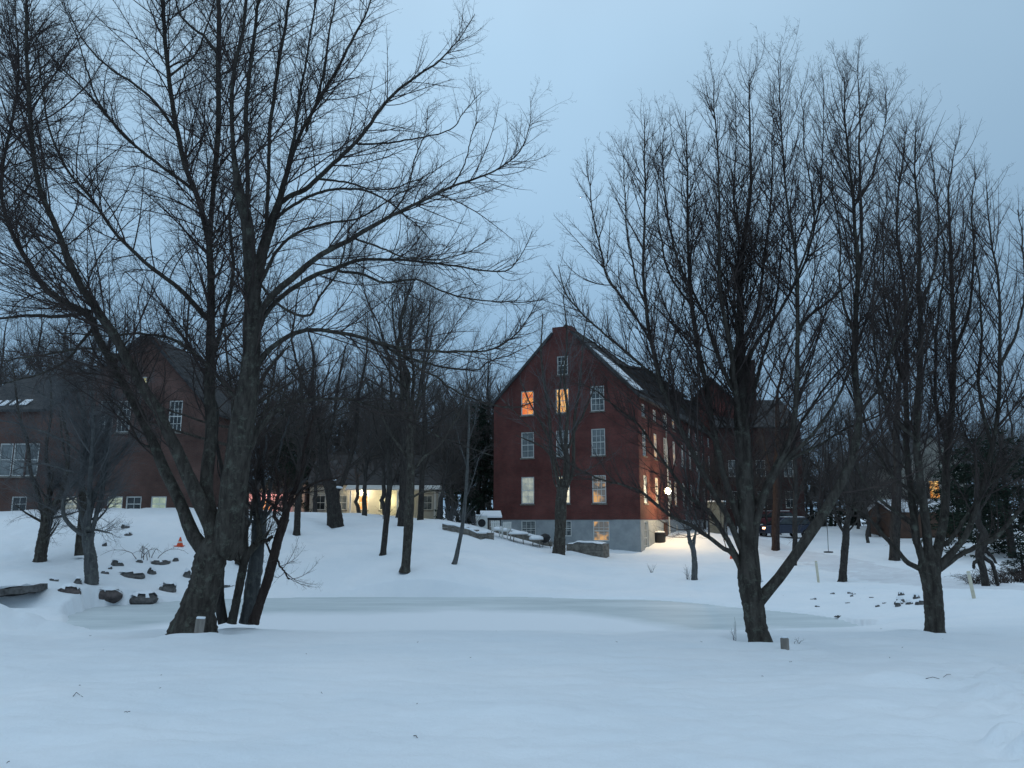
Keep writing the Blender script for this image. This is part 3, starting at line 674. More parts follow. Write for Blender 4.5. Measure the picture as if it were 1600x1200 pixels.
RT = [
 [(1189,1012,22),(1187,1000,18.5),(1182,975,16.5),(1177,945,16),(1173,920,17.5),(1171,900,18),(1170,880,15),(1169,855,8)],
 [(1171,905,19),(1170,870,17),(1168,830,15.5),(1167,790,15),(1165,740,15),(1163,680,14.5),(1161,620,13.5),(1160,560,12),(1158,510,10),(1158,470,9.5),(1157,430,9),(1160,395,8),(1166,350,7),(1171,310,6),(1175,260,4.5),(1174,210,3.6),(1172,165,2.8),(1171,120,1.8),(1170,88,.9)],
 [(1180,945,14),(1192,932,13),(1208,914,12),(1230,886,11.5),(1247,862,11.5),(1262,840,11.5),(1290,800,11),(1312,762,10.5),(1330,725,10),(1341,690,9.5),(1346,650,9),(1343,610,8.5),(1339,567,8),(1339,520,7.5),(1341,460,7),(1343,408,6.5),(1340,350,5.5),(1336,298,4.6),(1328,225,3.6),(1321,163,2.4),(1319,95,1)],
 [(1343,420,5),(1348,370,4.6),(1348,317,4.2),(1345,260,3.6),(1343,207,3),(1342,140,2),(1340,75,.9)],
 [(1346,636,5),(1358,618,4.5),(1375,596,4),(1385,565,3.8),(1394,530,3.5),(1403,505,3.2),(1412,482,2.9),(1425,430,2.3),(1432,370,1.6),(1438,320,.9)],
 [(1169,850,9),(1152,805,8.5),(1138,760,8.5),(1124,705,8),(1113,650,8),(1105,600,7.5),(1097,555,7),(1091,510,6.5),(1087,480,6),(1082,440,5.5),(1079,377,4.5),(1078,320,3.8),(1077,250,2.8),(1073,195,1.8),(1071,150,.9)],
 [(1163,870,8),(1140,815,7),(1112,765,7),(1085,710,6.8),(1062,665,6.5),(1045,625,6.2),(1032,590,6),(1022,545,5.8),(1015,505,5.4),(1011,465,5),(1008,420,4.7),(1007,360,4),(1007,300,3.3),(1007,240,2.4),(1008,155,.9)],
 [(1021,534,4),(1003,500,3.7),(985,470,3.4),(970,450,3.2),(950,420,3),(937,370,2.7),(927,320,2.2),(922,277,1.7),(916,235,.9)],
 [(1163,912,8),(1155,885,7),(1142,862,6.5),(1124,850,5.5),(1100,832,5),(1079,819,4.4),(1045,804,4),(1020,785,3.5),(1000,768,3.2),(970,755,2.8),(947,748,2.5),(907,730,2.1),(873,708,1.6),(845,688,.9)],
 [(1165,905,8),(1152,868,7),(1135,835,6.3),(1118,808,5.8),(1101,789,5.2),(1078,772,4.6),(1059,747,4),(1035,714,3.4),(1011,675,3),(990,650,2.6),(960,628,2.1),(930,603,1.6),(900,590,.9)],
 [(1122,692,5),(1100,662,5),(1075,636,5),(1040,600,4.6),(1015,574,4.3),(990,552,4),(950,515,3.3),(910,478,2.6),(885,445,2),(872,400,1)],
 [(1078,640,3.8),(1045,612,3.4),(1020,595,3.1),(990,578,2.8),(960,556,2.4),(920,522,1.9),(880,500,1)],
 [(1162,705,8),(1154,640,7.5),(1147,580,7),(1140,525,6.5),(1132,480,6),(1126,430,5.4),(1126,380,4.8),(1125,327,4.2),(1124,270,3.4),(1122,220,2.7),(1118,160,1.9),(1116,100,.9)],
 [(1146,605,5),(1128,565,4.6),(1114,525,4.4),(1103,490,4.2),(1088,455,3.9),(1065,410,3.5),(1050,360,3.1),(1041,310,2.6),(1036,260,2.1),(1033,210,1.5),(1040,170,.8)],
 [(1176,870,11),(1180,830,9.5),(1190,785,8.5),(1203,752,8),(1218,720,7.3),(1231,688,7),(1240,645,6.6),(1243,600,6.3),(1245,550,6.2),(1245,500,6),(1244,450,5.5),(1243,410,5),(1237,343,4.2),(1231,300,3.6),(1226,250,3),(1222,190,2.2),(1218,130,1.6),(1215,68,.8)],
 [(1247,505,4.6),(1262,485,4.2),(1278,471,3.9),(1300,453,3.4),(1325,432,2.8),(1350,400,2),(1370,350,1)],
 [(1205,752,6),(1232,712,5),(1260,681,4.4),(1290,645,4),(1314,605,3.5),(1332,555,2.9),(1352,500,2.2),(1375,440,1)],
 [(1215,728,5),(1238,712,4),(1262,700,3.6),(1290,682,3.2),(1320,666,2.8),(1370,645,2.2),(1420,618,1.2)],
 [(1166,600,7),(1172,550,6),(1188,519,5.2),(1209,495,4.6),(1225,470,4.2),(1240,440,3.9),(1258,400,3.4),(1272,350,2.9),(1283,298,2.4),(1286,207,1.6),(1287,110,.8)],
 [(1163,520,6),(1180,480,5),(1187,445,4.4),(1192,400,3.9),(1199,340,3.2),(1204,280,2.6),(1207,210,1.9),(1208,120,.8)],
 [(1166,640,6),(1178,600,5.4),(1190,560,4.6),(1202,520,4),(1213,470,3.4),(1218,420,2.9),(1222,360,2.3),(1224,300,1.4)],
 [(1150,620,5),(1142,570,4.6),(1150,520,4.2),(1143,470,3.8),(1147,420,3.4),(1152,360,3),(1146,300,2.6),(1148,240,2),(1150,180,1.4),(1149,125,.8)],
 [(1012,470,3.6),(995,430,3.1),(985,385,2.7),(978,340,2.3),(975,290,1.8),(973,220,.9)],
 [(1085,470,4),(1062,440,3.5),(1040,400,3),(1030,350,2.5),(1028,300,2),(1030,240,1)],
 [(1243,420,3.8),(1262,370,3.2),(1270,320,2.7),(1262,260,2.2),(1255,200,1.6),(1252,120,.8)],
 [(1337,300,3),(1358,260,2.5),(1370,215,2),(1383,160,1.4),(1385,110,.8)],
 [(1340,520,4),(1320,470,3.4),(1310,420,2.9),(1312,350,2.3),(1300,280,1.7),(1296,200,.9)],
 [(1168,800,8),(1190,770,6),(1203,740,5),(1228,690,4.2),(1262,640,3.7),(1290,600,3),(1320,560,2.2),(1345,530,1.2)],
]
RT = [[(x, 812 - (812 - y) * (.965 if y < 800 else 1), r) for x, y, r in l] for l in RT]
traced('bare_tree', 14.5, RT, 23, 'bare tree forking low into upright limbs, just left of a short dark post', style='upright', dens=1.17, snowy=((1186, 908, 7), (1176, 893, 5)), S=16)

R2 = [
 [(1461,992,18),(1460,980,14.5),(1459,955,13.5),(1457,930,14),(1454,908,15),(1452,888,16),(1451,870,12),(1450,850,5)],
 [(1446,892,8),(1430,886,7),(1415,879,6.5),(1404,866,5.6),(1384,839,4.6),(1360,813,3.8),(1330,792,3.1),(1300,772,2.4),(1265,755,1.3)],
 [(1446,885,10),(1438,862,9),(1431,843,8.5),(1424,820,7.5),(1404,803,5),(1378,782,4.2),(1355,755,3.5),(1336,710,2.8),(1322,650,1.6)],
 [(1433,850,9),(1427,800,8.5),(1420,745,8),(1415,695,7.4),(1416,650,6.8),(1414,600,6.4),(1414,550,6),(1414,493,5.4),(1411,438,4.8),(1405,390,4.3),(1401,345,3.7),(1404,280,2.9),(1411,230,2),(1416,175,.9)],
 [(1452,880,11),(1447,825,10),(1440,770,9.5),(1434,715,9),(1431,660,8.5),(1434,610,8),(1436,567,7.4),(1438,510,6.8),(1437,445,6),(1438,372,5),(1434,298,3.8),(1429,243,2.4),(1431,165,.9)],
 [(1458,885,11),(1468,845,10),(1475,808,9.5),(1478,767,9.2),(1481,720,8.8),(1485,677,8.4),(1489,630,7.8),(1491,580,7.2),(1491,530,6.6),(1488,470,5.8),(1486,427,5.2),(1483,353,4.2),(1481,285,3),(1488,235,1.8),(1494,195,.8)],
 [(1462,890,10),(1477,875,9),(1493,856,8),(1507,838,7.6),(1521,804,7.2),(1533,772,6.5),(1545,735,6),(1555,690,5.6),(1562,640,5.3),(1566,580,5),(1564,500,4.3),(1561,427,3.4),(1552,372,2.6),(1544,310,1.8),(1541,265,.9)],
 [(1468,890,8),(1482,880,7),(1499,868,6.5),(1525,854,6),(1558,837,5.3),(1580,813,4.8),(1600,791,4.2),(1640,750,3.2),(1680,690,1.6)],
 [(1478,850,6),(1490,838,5.4),(1502,822,5),(1520,790,4.6),(1540,758,4),(1570,728,3.4),(1610,690,2)],
 [(1447,820,6),(1435,780,5),(1395,740,4),(1370,700,3.4),(1352,650,2.7),(1345,600,1.6)],
 [(1416,600,4.5),(1400,560,4),(1390,510,3.5),(1380,460,3),(1378,400,2.4),(1382,330,1.6),(1388,260,.9)],
 [(1437,470,4.5),(1452,430,3.8),(1462,380,3.2),(1465,320,2.6),(1458,260,1.9),(1452,200,.9)],
 [(1490,540,5),(1508,495,4.3),(1518,440,3.7),(1520,380,3.1),(1516,320,2.4),(1525,250,1.2)],
 [(1564,560,4.4),(1585,510,3.7),(1595,450,3.1),(1598,380,2.4),(1590,310,1.2)],
 [(1484,690,5),(1465,640,4.5),(1460,580,4),(1462,520,3.5),(1468,460,3),(1475,400,2.2),(1470,330,1.2)],
 [(1552,700,5),(1535,640,4.4),(1530,570,3.8),(1535,500,3.1),(1530,430,2.4),(1520,360,1.2)],
 [(1430,680,5),(1400,650,4.4),(1375,600,3.8),(1366,540,3.2),(1362,470,2.6),(1366,400,1.9),(1360,330,1)],
 [(1600,795,5),(1625,740,4.6),(1630,660,4.2),(1620,570,3.6),(1625,480,2.8),(1615,390,1.6)],
]
R2 = [[(x, 812 - (812 - y) * (.965 if y < 800 else 1), r) for x, y, r in l] for l in R2]
traced('bare_tree', 16.2, R2, 37, 'bare multi-limbed tree near the right edge with a straight short trunk', style='upright', dens=1.06, S=16)

# --- stems beside the big tree
traced('bare_tree', 17.4, [[(349,974,8),(345,950,7.5),(342,920,7),(345,880,6.5),(350,850,6),(352,800,5),(348,740,4)], [(345,900,4),(330,880,3),(322,872,2)], [(350,850,4),(365,810,3),(375,760,2)]],
       41, 'thin dark stem close behind the largest tree trunk', dens=.6, bk=M_barkdark, S=10, levels=2, ext=0.8, nlimb=5, ext_t0=0.3)
traced('bare_tree', 17.3, [[(362,974,8),(366,955,7),(372,925,6.5),(377,900,6.5),(385,870,6.5),(400,850,6)], [(385,870,5),(384,840,4.5),(392,810,4),(398,770,3.5),(404,720,2.5)], [(400,852,5),(418,845,5),(425,838,4)],
       [(378,895,3),(372,870,2.5),(366,850,2),(358,830,1.2)]],
       42, 'slim crooked stem leaning right, left of the grey snag', dens=.8, bk=M_bark, S=10, ext=0.7, nlimb=8, ext_t0=0.3)
traced('bare_tree', 17.6, [[(386,974,13),(390,950,12),(394,920,11.5),(399,880,11),(403,840,11),(405,812,11)],
       [(400,815,5),(398,780,4),(405,740,3.4),(400,700,2.4)], [(408,815,6),(420,785,5),(425,750,4),(440,700,3),(452,650,2)], [(404,812,6),(412,775,4.6),(410,730,3.6),(416,680,2.6)], [(412,812,5),(430,790,4),(452,770,3),(480,745,2)]],
       43, 'pale grey snag of a trunk with split bark at its base', dens=1.3, bk=M_barkgrey, S=12, ext=0.6, nlimb=8, ext_t0=0.3)
traced('bare_tree', 17.3, [[(396,974,9),(402,955,8),(412,925,7.5),(421,898,7.5),(428,870,7.5),(436,840,7.5),(445,810,7.5)],
       [(445,812,7),(455,780,6),(468,745,5),(476,700,4),(490,650,3)], [(440,828,5),(428,800,4.4),(436,770,3.6),(430,730,2.6)], [(450,795,5),(470,770,4),(500,752,3),(530,745,2)], [(430,865,3),(440,885,2.4),(452,905,1.6)]],
       44, 'reddish leaning stem growing right of the grey snag', dens=1.2, bk=M_barkred, S=10, ext=0.4, nlimb=8, ext_t0=0.3)
# --- bank trees, left
traced('bare_tree', 34, [[(60,884,12),(63,872,9.5),(66,850,8.5),(70,830,8.5),(74,805,9)], [(70,810,7),(62,780,6),(50,740,5),(45,690,4),(30,640,3),(20,570,2)], [(76,805,7),(92,775,6),(104,740,5),(108,690,4),(98,640,3.4),(105,580,2.4),(98,520,1.6)], [(74,800,6),(78,750,5),(72,700,4),(80,640,3),(76,560,2)]],
       51, 'bare tree on the left bank forking above the snow, nearest the slab bridge', dens=1.3, bk=M_bark, tw=M_twiggrey, tscale=1.7, S=10, style='spread', ext=0.9, nlimb=24, ext_t0=0.26)
traced('bare_tree', 30, [[(143,914,11),(143,900,10),(141,870,9),(138,845,8.5),(138,832,9)], [(134,838,5.5),(118,828,5),(103,812,5),(99,795,5),(104,770,5),(125,745,5),(134,715,4.5),(132,670,4),(122,620,3.4),(112,560,2.4),(108,500,1.4)], [(138,830,7),(140,800,6),(142,760,6),(146,710,5.5),(148,650,5),(144,590,4),(150,520,3),(148,450,1.6)],
       [(142,835,6),(152,800,6),(162,760,5.5),(168,710,5),(170,660,4.5),(180,600,3.4),(192,540,2.4),(196,480,1.2)], [(134,715,3),(100,690,2.8),(60,672,2.4),(20,660,1.8),(-20,655,1)], [(133,740,3),(105,735,2.6),(60,725,2.2),(20,735,1.6)], [(132,680,3),(100,640,2.6),(60,610,2),(30,600,1.2)], [(165,730,3),(195,700,2.4),(215,650,1.8),(225,600,1)]],
       52, 'pale bare tree on the left bank with one limb elbowing low to the left', dens=1.5, bk=M_barkgrey, tw=M_twiggrey, tscale=1.6, S=12, style='spread', ext=1.3, nlimb=18, ext_t0=0.3)
traced('bare_tree', 35, [[(124,868,7),(125,850,6.5),(128,820,6),(130,790,5.5),(128,740,4.5),(134,690,3.6),(130,620,2.6)], [(129,800,4),(150,770,3.4),(160,730,2.8),(164,680,2)], [(128,760,3.6),(108,730,3),(98,690,2.4),(92,640,1.6)]],
       53, 'slim tree half hidden behind the pale elbowed tree', dens=.7, bk=M_bark, tw=M_twiggrey, tscale=1.6, S=10, ext=0.8, nlimb=12, ext_t0=0.3)
traced('bare_tree', 36, [[(377,880,10),(377,865,10),(378,830,9.5),(380,780,9),(384,730,8.5),(386,680,7.5)], [(384,700,6),(392,640,5),(388,580,4),(396,520,3),(400,450,1.6)], [(382,720,5.5),(366,670,4.6),(362,610,3.6),(354,550,2.6),(350,480,1.4)], [(386,690,5),(410,650,4),(425,600,3),(436,540,1.8)], [(380,770,4),(402,730,3.4),(430,700,2.6),(450,670,1.6)]],
       54, 'bare tree on the bank seen just past the grey snag', dens=.8, bk=M_bark, tscale=1.8, S=10, ext=1.0, nlimb=16, ext_t0=0.3)
# --- bank trees, middle
traced('bare_tree', 44, [[(463,838,7),(464,825,5.5),(465,800,5),(467,770,5),(468,720,4.4),(472,660,3.6),(470,590,2.4)], [(467,760,3.6),(480,720,3),(496,670,2.2),(505,610,1.4)], [(468,740,3.4),(452,700,2.8),(440,640,2),(436,590,1.2)], [(470,680,3),(488,640,2.4),(490,580,1.4)]],
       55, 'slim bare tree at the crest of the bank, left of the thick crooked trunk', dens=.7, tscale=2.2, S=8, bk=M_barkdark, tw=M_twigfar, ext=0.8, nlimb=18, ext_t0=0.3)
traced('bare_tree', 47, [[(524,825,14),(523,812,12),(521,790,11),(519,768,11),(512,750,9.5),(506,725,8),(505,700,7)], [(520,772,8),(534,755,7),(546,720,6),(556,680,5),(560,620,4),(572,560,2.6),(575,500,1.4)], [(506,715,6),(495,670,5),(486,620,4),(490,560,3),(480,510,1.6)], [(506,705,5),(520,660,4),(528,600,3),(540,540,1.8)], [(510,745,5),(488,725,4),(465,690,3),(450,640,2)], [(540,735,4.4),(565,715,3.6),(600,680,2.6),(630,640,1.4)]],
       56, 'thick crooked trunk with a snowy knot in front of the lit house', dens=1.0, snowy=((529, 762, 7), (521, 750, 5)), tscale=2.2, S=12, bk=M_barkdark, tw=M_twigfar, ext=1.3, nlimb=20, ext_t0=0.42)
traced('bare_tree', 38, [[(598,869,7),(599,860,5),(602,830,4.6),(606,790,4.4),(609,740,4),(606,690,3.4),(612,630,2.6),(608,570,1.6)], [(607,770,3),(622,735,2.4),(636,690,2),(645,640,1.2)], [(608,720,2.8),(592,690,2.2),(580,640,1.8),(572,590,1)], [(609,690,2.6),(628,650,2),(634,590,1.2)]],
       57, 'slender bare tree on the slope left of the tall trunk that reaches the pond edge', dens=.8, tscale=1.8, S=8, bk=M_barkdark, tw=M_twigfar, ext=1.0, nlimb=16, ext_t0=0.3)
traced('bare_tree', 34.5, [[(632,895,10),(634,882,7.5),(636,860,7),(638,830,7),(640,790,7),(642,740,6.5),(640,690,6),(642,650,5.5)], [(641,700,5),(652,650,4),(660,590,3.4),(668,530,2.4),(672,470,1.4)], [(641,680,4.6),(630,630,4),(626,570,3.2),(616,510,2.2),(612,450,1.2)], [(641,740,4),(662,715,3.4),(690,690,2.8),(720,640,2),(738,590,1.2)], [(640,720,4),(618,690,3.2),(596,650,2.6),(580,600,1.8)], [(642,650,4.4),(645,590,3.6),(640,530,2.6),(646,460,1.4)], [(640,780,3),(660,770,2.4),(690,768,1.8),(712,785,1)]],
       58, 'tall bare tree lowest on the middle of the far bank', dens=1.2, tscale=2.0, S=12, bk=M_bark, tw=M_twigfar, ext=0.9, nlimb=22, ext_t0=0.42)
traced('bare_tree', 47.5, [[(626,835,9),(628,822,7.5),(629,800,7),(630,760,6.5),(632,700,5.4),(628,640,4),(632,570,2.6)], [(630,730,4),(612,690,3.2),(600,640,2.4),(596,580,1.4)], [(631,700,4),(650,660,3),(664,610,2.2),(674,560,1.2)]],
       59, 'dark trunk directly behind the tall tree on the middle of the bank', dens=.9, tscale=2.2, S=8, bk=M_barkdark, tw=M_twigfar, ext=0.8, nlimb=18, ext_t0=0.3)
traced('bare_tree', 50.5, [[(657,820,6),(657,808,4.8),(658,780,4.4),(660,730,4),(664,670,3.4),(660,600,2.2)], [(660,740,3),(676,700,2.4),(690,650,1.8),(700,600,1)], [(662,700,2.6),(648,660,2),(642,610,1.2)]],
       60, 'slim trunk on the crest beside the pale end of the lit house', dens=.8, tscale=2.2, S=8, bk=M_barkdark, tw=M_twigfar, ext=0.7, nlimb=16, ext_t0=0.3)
traced('bare_tree', 36, [[(709,883,5),(712,874,3.8),(717,850,3.2),(722,825,3),(726,790,2.8),(729,750,2.5),(731,700,2.1),(733,650,1.6),(731,600,1)], [(727,780,1.8),(738,750,1.4),(748,715,1)], [(730,730,1.6),(720,700,1.2),(712,665,.8)], [(732,690,1.4),(742,660,1),(746,620,.7)]],
       61, 'thin curved sapling on the bank left of the red brick house', dens=.6, tscale=1.1, S=8, bk=M_barkgrey, tw=M_twiggrey, levels=2, ext=0.3, nlimb=6, ext_t0=0.3)
# --- in front of the brick house
traced('bare_tree', 46, [[(872,872,12),(873,862,10),(875,835,9),(876,805,9),(877,780,8.5),(879,762,9)], [(876,768,6),(868,735,5),(860,700,4.4),(858,650,3.8),(850,600,3),(845,550,2.2),(848,490,1.2)], [(882,765,6.5),(888,730,5.6),(885,690,5),(888,640,4),(882,590,3),(886,530,2.2),(880,460,1.2)], [(884,765,6),(895,735,5),(897,700,4.5),(900,650,3.6),(908,600,2.6),(912,540,1.8),(920,480,1)],
       [(888,700,3.4),(902,665,3),(915,640,2.2),(930,600,1.4)], [(860,690,3.2),(845,660,2.6),(828,630,2),(812,590,1.2)], [(866,720,3),(850,700,2.6),(830,690,2),(806,680,1)]],
       62, 'bare tree with several slender limbs standing right in front of the red brick gable', dens=.62, tscale=2.0, S=12, bk=M_bark, tw=M_twiggrey, levels=3, ext=2.6, nlimb=8, ext_t0=0.42, exr=.33)
traced('bare_tree', 37, [[(1085,908,6),(1085,900,5),(1085,880,4.4),(1083,860,4.2),(1078,845,3.8)], [(1079,848,3),(1074,815,2.6),(1075,780,2.2),(1070,735,1.6),(1072,690,1)], [(1083,862,3.4),(1087,830,2.8),(1088,790,2.4),(1092,740,1.8),(1090,690,1)]],
       63, 'young forked tree in the lamp-lit snow right of the brick house', dens=.7, tscale=1.2, S=8, bk=M_barkgrey, tw=M_twiggrey, levels=2, ext=0.8, nlimb=8, ext_t0=0.3)
traced('bare_tree', 38, [[(1316,911,8),(1317,903,6.5),(1319,870,5.6),(1321,845,5.6),(1322,825,6)], [(1319,832,4),(1308,812,3.4),(1300,780,3),(1292,740,2.2),(1290,690,1.2)], [(1323,830,5),(1326,795,4.6),(1324,750,4),(1330,700,3),(1326,640,1.6)], [(1325,815,4),(1340,785,3.2),(1352,745,2.4),(1360,700,1.2)], [(1309,812,2.4),(1285,800,2),(1262,806,1.4),(1246,822,.8)]],
       64, 'slim dark tree on the right bank, right of the slanting pale marker post', dens=1.1, tscale=1.7, S=10, bk=M_barkdark, tw=M_twigfar, ext=1.4, nlimb=14, ext_t0=0.3)
traced('bare_tree', 56, [[(1211,867,8),(1212,855,6.5),(1212,820,6),(1214,780,6),(1213,740,5.4),(1216,690,4.6),(1214,630,3)], [(1213,760,4),(1200,720,3),(1192,670,2)], [(1214,740,4),(1228,700,3),(1236,650,2)]],
       65, 'brown trunk standing beside the parked car on the drive', dens=.9, tscale=2.4, S=8, bk=M_barkred, tw=M_twigfar, ext=0.7, nlimb=16, ext_t0=0.3)
traced('bare_tree', 47, [[(1241,893,5),(1241,880,4.2),(1242,850,4),(1242,800,3.8),(1243,740,3.2),(1240,690,2.2)], [(1242,790,2.8),(1256,750,2.2),(1264,700,1.4)], [(1242,770,2.6),(1230,740,2),(1224,690,1.2)]],
       66, 'thin dark trunk seen just under the big slanting limb, right of the brown trunk', dens=.9, tscale=2, S=8, bk=M_barkdark, tw=M_twigfar, ext=0.7, nlimb=14, ext_t0=0.3)
traced('bare_tree', 49, [[(1398,876,9),(1398,862,7.5),(1399,830,7),(1400,790,7),(1402,740,6),(1400,680,5),(1405,600,3)], [(1400,760,4.6),(1385,710,3.6),(1376,650,2.6),(1370,590,1.4)], [(1401,750,4.4),(1418,700,3.4),(1428,640,2.4),(1434,580,1.4)], [(1401,700,4),(1390,650,3),(1394,580,2)]],
       67, 'brown trunk behind the low left limb of the right-edge tree', dens=1.0, tscale=2.4, S=10, bk=M_barkdark, tw=M_twigfar, ext=0.8, nlimb=16, ext_t0=0.3)
traced('dead_tree', 31.5, [[(1541,918,6),(1536,890,5),(1530,868,6),(1535,850,7),(1538,835,6),(1528,815,5),(1526,780,4),(1528,730,2.5)], [(1534,868,5),(1548,880,5),(1556,900,4.4),(1559,917,4.6)], [(1533,872,5),(1522,880,4),(1521,888,3.6)], [(1538,860,5),(1548,868,4),(1556,880,3)], [(1530,800,3),(1545,770,2.4),(1556,730,1.6)]],
       68, 'dead twisted tree standing on splayed roots above the brush pile', dens=.5, tscale=1.4, S=10, bk=M_barkdark, tw=M_twigfar, levels=2)

# --- woods behind: each tree a thing, copies of six grown kinds
kinds = []
specs = [(101, 15, .15, .30, 20, 1.2, 'upright', .52), (102, 13, .13, .32, 18, 1.3, 'spread', .45), (103, 17, .15, .2, 26, .9, 'upright', .85), (104, 11, .12, .30, 18, 1.3, 'spread', .42), (105, 14, .14, .28, 20, 1.2, 'spread', .5)]
for i, sp_ in enumerate(specs):
    kinds.append(wild('bare_tree', sp_[0], sp_[1], sp_[2], sp_[3], sp_[4], sp_[5], tf=sp_[7], dens=1.5, style=sp_[6], twr=3.6, wob=.07))
protos = {}
rngw = random.Random(5)
def wood(px, d, kind, sc, label, group):
    if 385 < px < 700 and 50 < d < 84 and (px < 470 or kind in (0, 2, 4) or int(px) % 2): d = 84 + (d - 50) * .5
    loc = at(px, d); H = specs[kind][1]; sc = sc * 1.22
    if kind in protos:
        return dup(protos[kind], loc, rngw.uniform(0, 6.28), sc * rngw.uniform(.92, 1.08), label, group)
    r = wild_tree('bare_tree', loc, kinds[kind][0], kinds[kind][1], label, group, scale=sc)
    protos[kind] = r
    return r
LBL_A = ('bare tree in the wood between the two brick buildings', 'trees of the wood beyond the pond')
LBL_B = ('bare tree in the wood behind the left brick building', 'trees behind the left building')
LBL_C = ('bare tree in the wood behind the drive at the right', 'trees beyond the drive')
LBL_D = ('bare tree rising behind the red brick house', 'trees behind the brick house')
for px, d, k, s in ((420,86,0,1.0),(452,84,3,1.3),(486,63,1,1.0),(500,54,4,.8),(540,60,0,.95),(566,56,3,1.05),(590,66,2,.9),(618,58,1,.95),(650,62,4,1.0),(682,56,3,1.1),(704,64,0,1.0),(728,60,1,.95),(755,68,2,.85),
                    (436,88,2,1.1),(470,92,0,1.2),(510,86,4,1.2),(548,94,2,1.1),(585,90,0,1.2),(622,88,1,1.3),(660,95,2,1.1),(695,90,4,1.2),(730,96,0,1.15),(765,92,1,1.1),(400,84,1,1.2),(365,80,4,1.2),(338,76,0,1.1)):
    wood(px, d, k, s * 1.12, *LBL_A)
rngA = random.Random(88)
for k in range(34):
    wood(400 + k * 11.3 + rngA.uniform(-5, 5), rngA.uniform(54, 82) if k > 4 else rngA.uniform(78, 92), rngA.choice([0, 1, 3, 4, 1, 4]), rngA.uniform(1.0, 1.3), *LBL_A)
for k in range(24):
    wood(300 + k * 20.5 + rngA.uniform(-6, 6), rngA.uniform(86, 112), rngA.choice([0, 1, 4, 0]), rngA.uniform(1.5, 1.85), *LBL_A)
for k in range(12):
    wood(-60 + k * 32 + rngA.uniform(-6, 6), rngA.uniform(72, 96), rngA.choice([0, 1, 4, 0]), rngA.uniform(1.5, 1.8), *LBL_B)
for k in range(14):
    wood(1180 + k * 31 + rngA.uniform(-6, 6), rngA.uniform(92, 112), rngA.choice([0, 1, 4, 0]), rngA.uniform(1.3, 1.6), *LBL_C)
for k in range(16):
    wood(-40 + k * 25 + rngA.uniform(-8, 8), rngA.uniform(64, 84), rngA.choice([0, 1, 2, 4]), rngA.uniform(1.25, 1.5), *LBL_B)
for k in range(20):
    wood(1255 + k * 18 + rngA.uniform(-6, 6), rngA.uniform(66, 98), rngA.choice([0, 1, 3, 4]), rngA.uniform(.9, 1.2), *LBL_C)
for px, d, k, s in ((-30,72,2,1.2),(30,70,0,1.35),(80,76,1,1.5),(130,72,2,1.15),(180,78,4,1.45),(230,72,0,1.25),(275,70,3,1.5),(310,62,1,1.1),(330,58,4,.9)):
    wood(px, d, k, s, *LBL_B)
for px, d, k, s in ((795,96,0,1.1),(830,100,4,1.2),(865,100,0,1.35),(905,98,4,1.3)):
    wood(px, d, k, s, *LBL_D)
for px, d, k, s in ((1190,84,3,1.1),(1225,78,0,.75),(1262,92,1,1.0),(1290,84,4,.9),(1318,96,2,.95),(1345,78,3,1.1),(1365,90,0,1.0),(1392,82,1,1.0),(1420,94,4,1.15),(1445,84,2,.9),(1470,96,0,1.15),(1496,80,3,1.3),(1520,66,1,.9),(1548,74,4,1.0),(1572,62,0,.8),(1600,70,2,.85),(1630,64,1,1.0),(1358,62,4,.7),(1432,64,3,.9)):
    wood(px, d, k, s, *LBL_C)

# --- conifers
def conifer_data(seed, H, R, dens=1.0):
    rng = np.random.default_rng(seed)
    tr = np.stack([np.zeros(12), np.zeros(12), np.linspace(-.3, H, 12)], -1)[None]
    trr = (.02 * H * (1 - np.linspace(0, 1, 12)) + .01)[None]
    l1 = []
    n = int(H * 16 * dens)
    h = H * (.08 + .9 * rng.random(n) ** .9); a = rng.uniform(0, 6.283, n)
    L = R * (1 - h / H) ** .8 * rng.uniform(.6, 1.15, n) + .15
    K = 6; s = np.linspace(0, 1, K)
    pos = np.empty((n, K, 3))
    pos[:, :, 0] = np.cos(a)[:, None] * L[:, None] * s; pos[:, :, 1] = np.sin(a)[:, None] * L[:, None] * s
    pos[:, :, 2] = h[:, None] - L[:, None] * (.35 * s - .12 * s ** 3) + rng.normal(0, .04, (n, K))
    rad = np.broadcast_to(.02 * (1 - s * .8), (n, K))
    br = grow(rng, pos, rad, .12 / dens, .1, ang=(30, 65), lfac=.5, lmin=.2, lmax=.8, rfac=.8, rcap=.012, K=3, up=-.08, wob=.1)
    # needle sprays: small quads along the side shoots
    p0 = br[0][:, 0]; p1 = br[0][:, 2]; m = len(p0)
    reps = 3; t = rng.random((m, reps, 1)); c = p0[:, None] + (p1 - p0)[:, None] * t
    c = c.reshape(-1, 3); dr = np.repeat(p1 - p0, reps, axis=0); dr /= np.linalg.norm(dr, axis=1, keepdims=True) + 1e-9
    dr = dr + rng.normal(0, .45, dr.shape); sd = np.cross(dr, rng.normal(0, 1, dr.shape)); sd /= np.linalg.norm(sd, axis=1, keepdims=True) + 1e-9
    l = rng.uniform(.10, .22, (len(c), 1)); w = rng.uniform(.025, .055, (len(c), 1))
    V = np.stack([c - sd * w * .4, c + sd * w * .4, c + dr * l + sd * w, c + dr * l - sd * w], 1).reshape(-1, 3)
    Q = np.arange(len(V)).reshape(-1, 4)
    return merge([tubes(tr, trr, 8, .03), tubes(pos, rad, 4)]), merge([tubes(*br, 3), (V, Q)])
cd1 = conifer_data(7, 11, 2.6); cd2 = conifer_data(8, 8, 2.4)
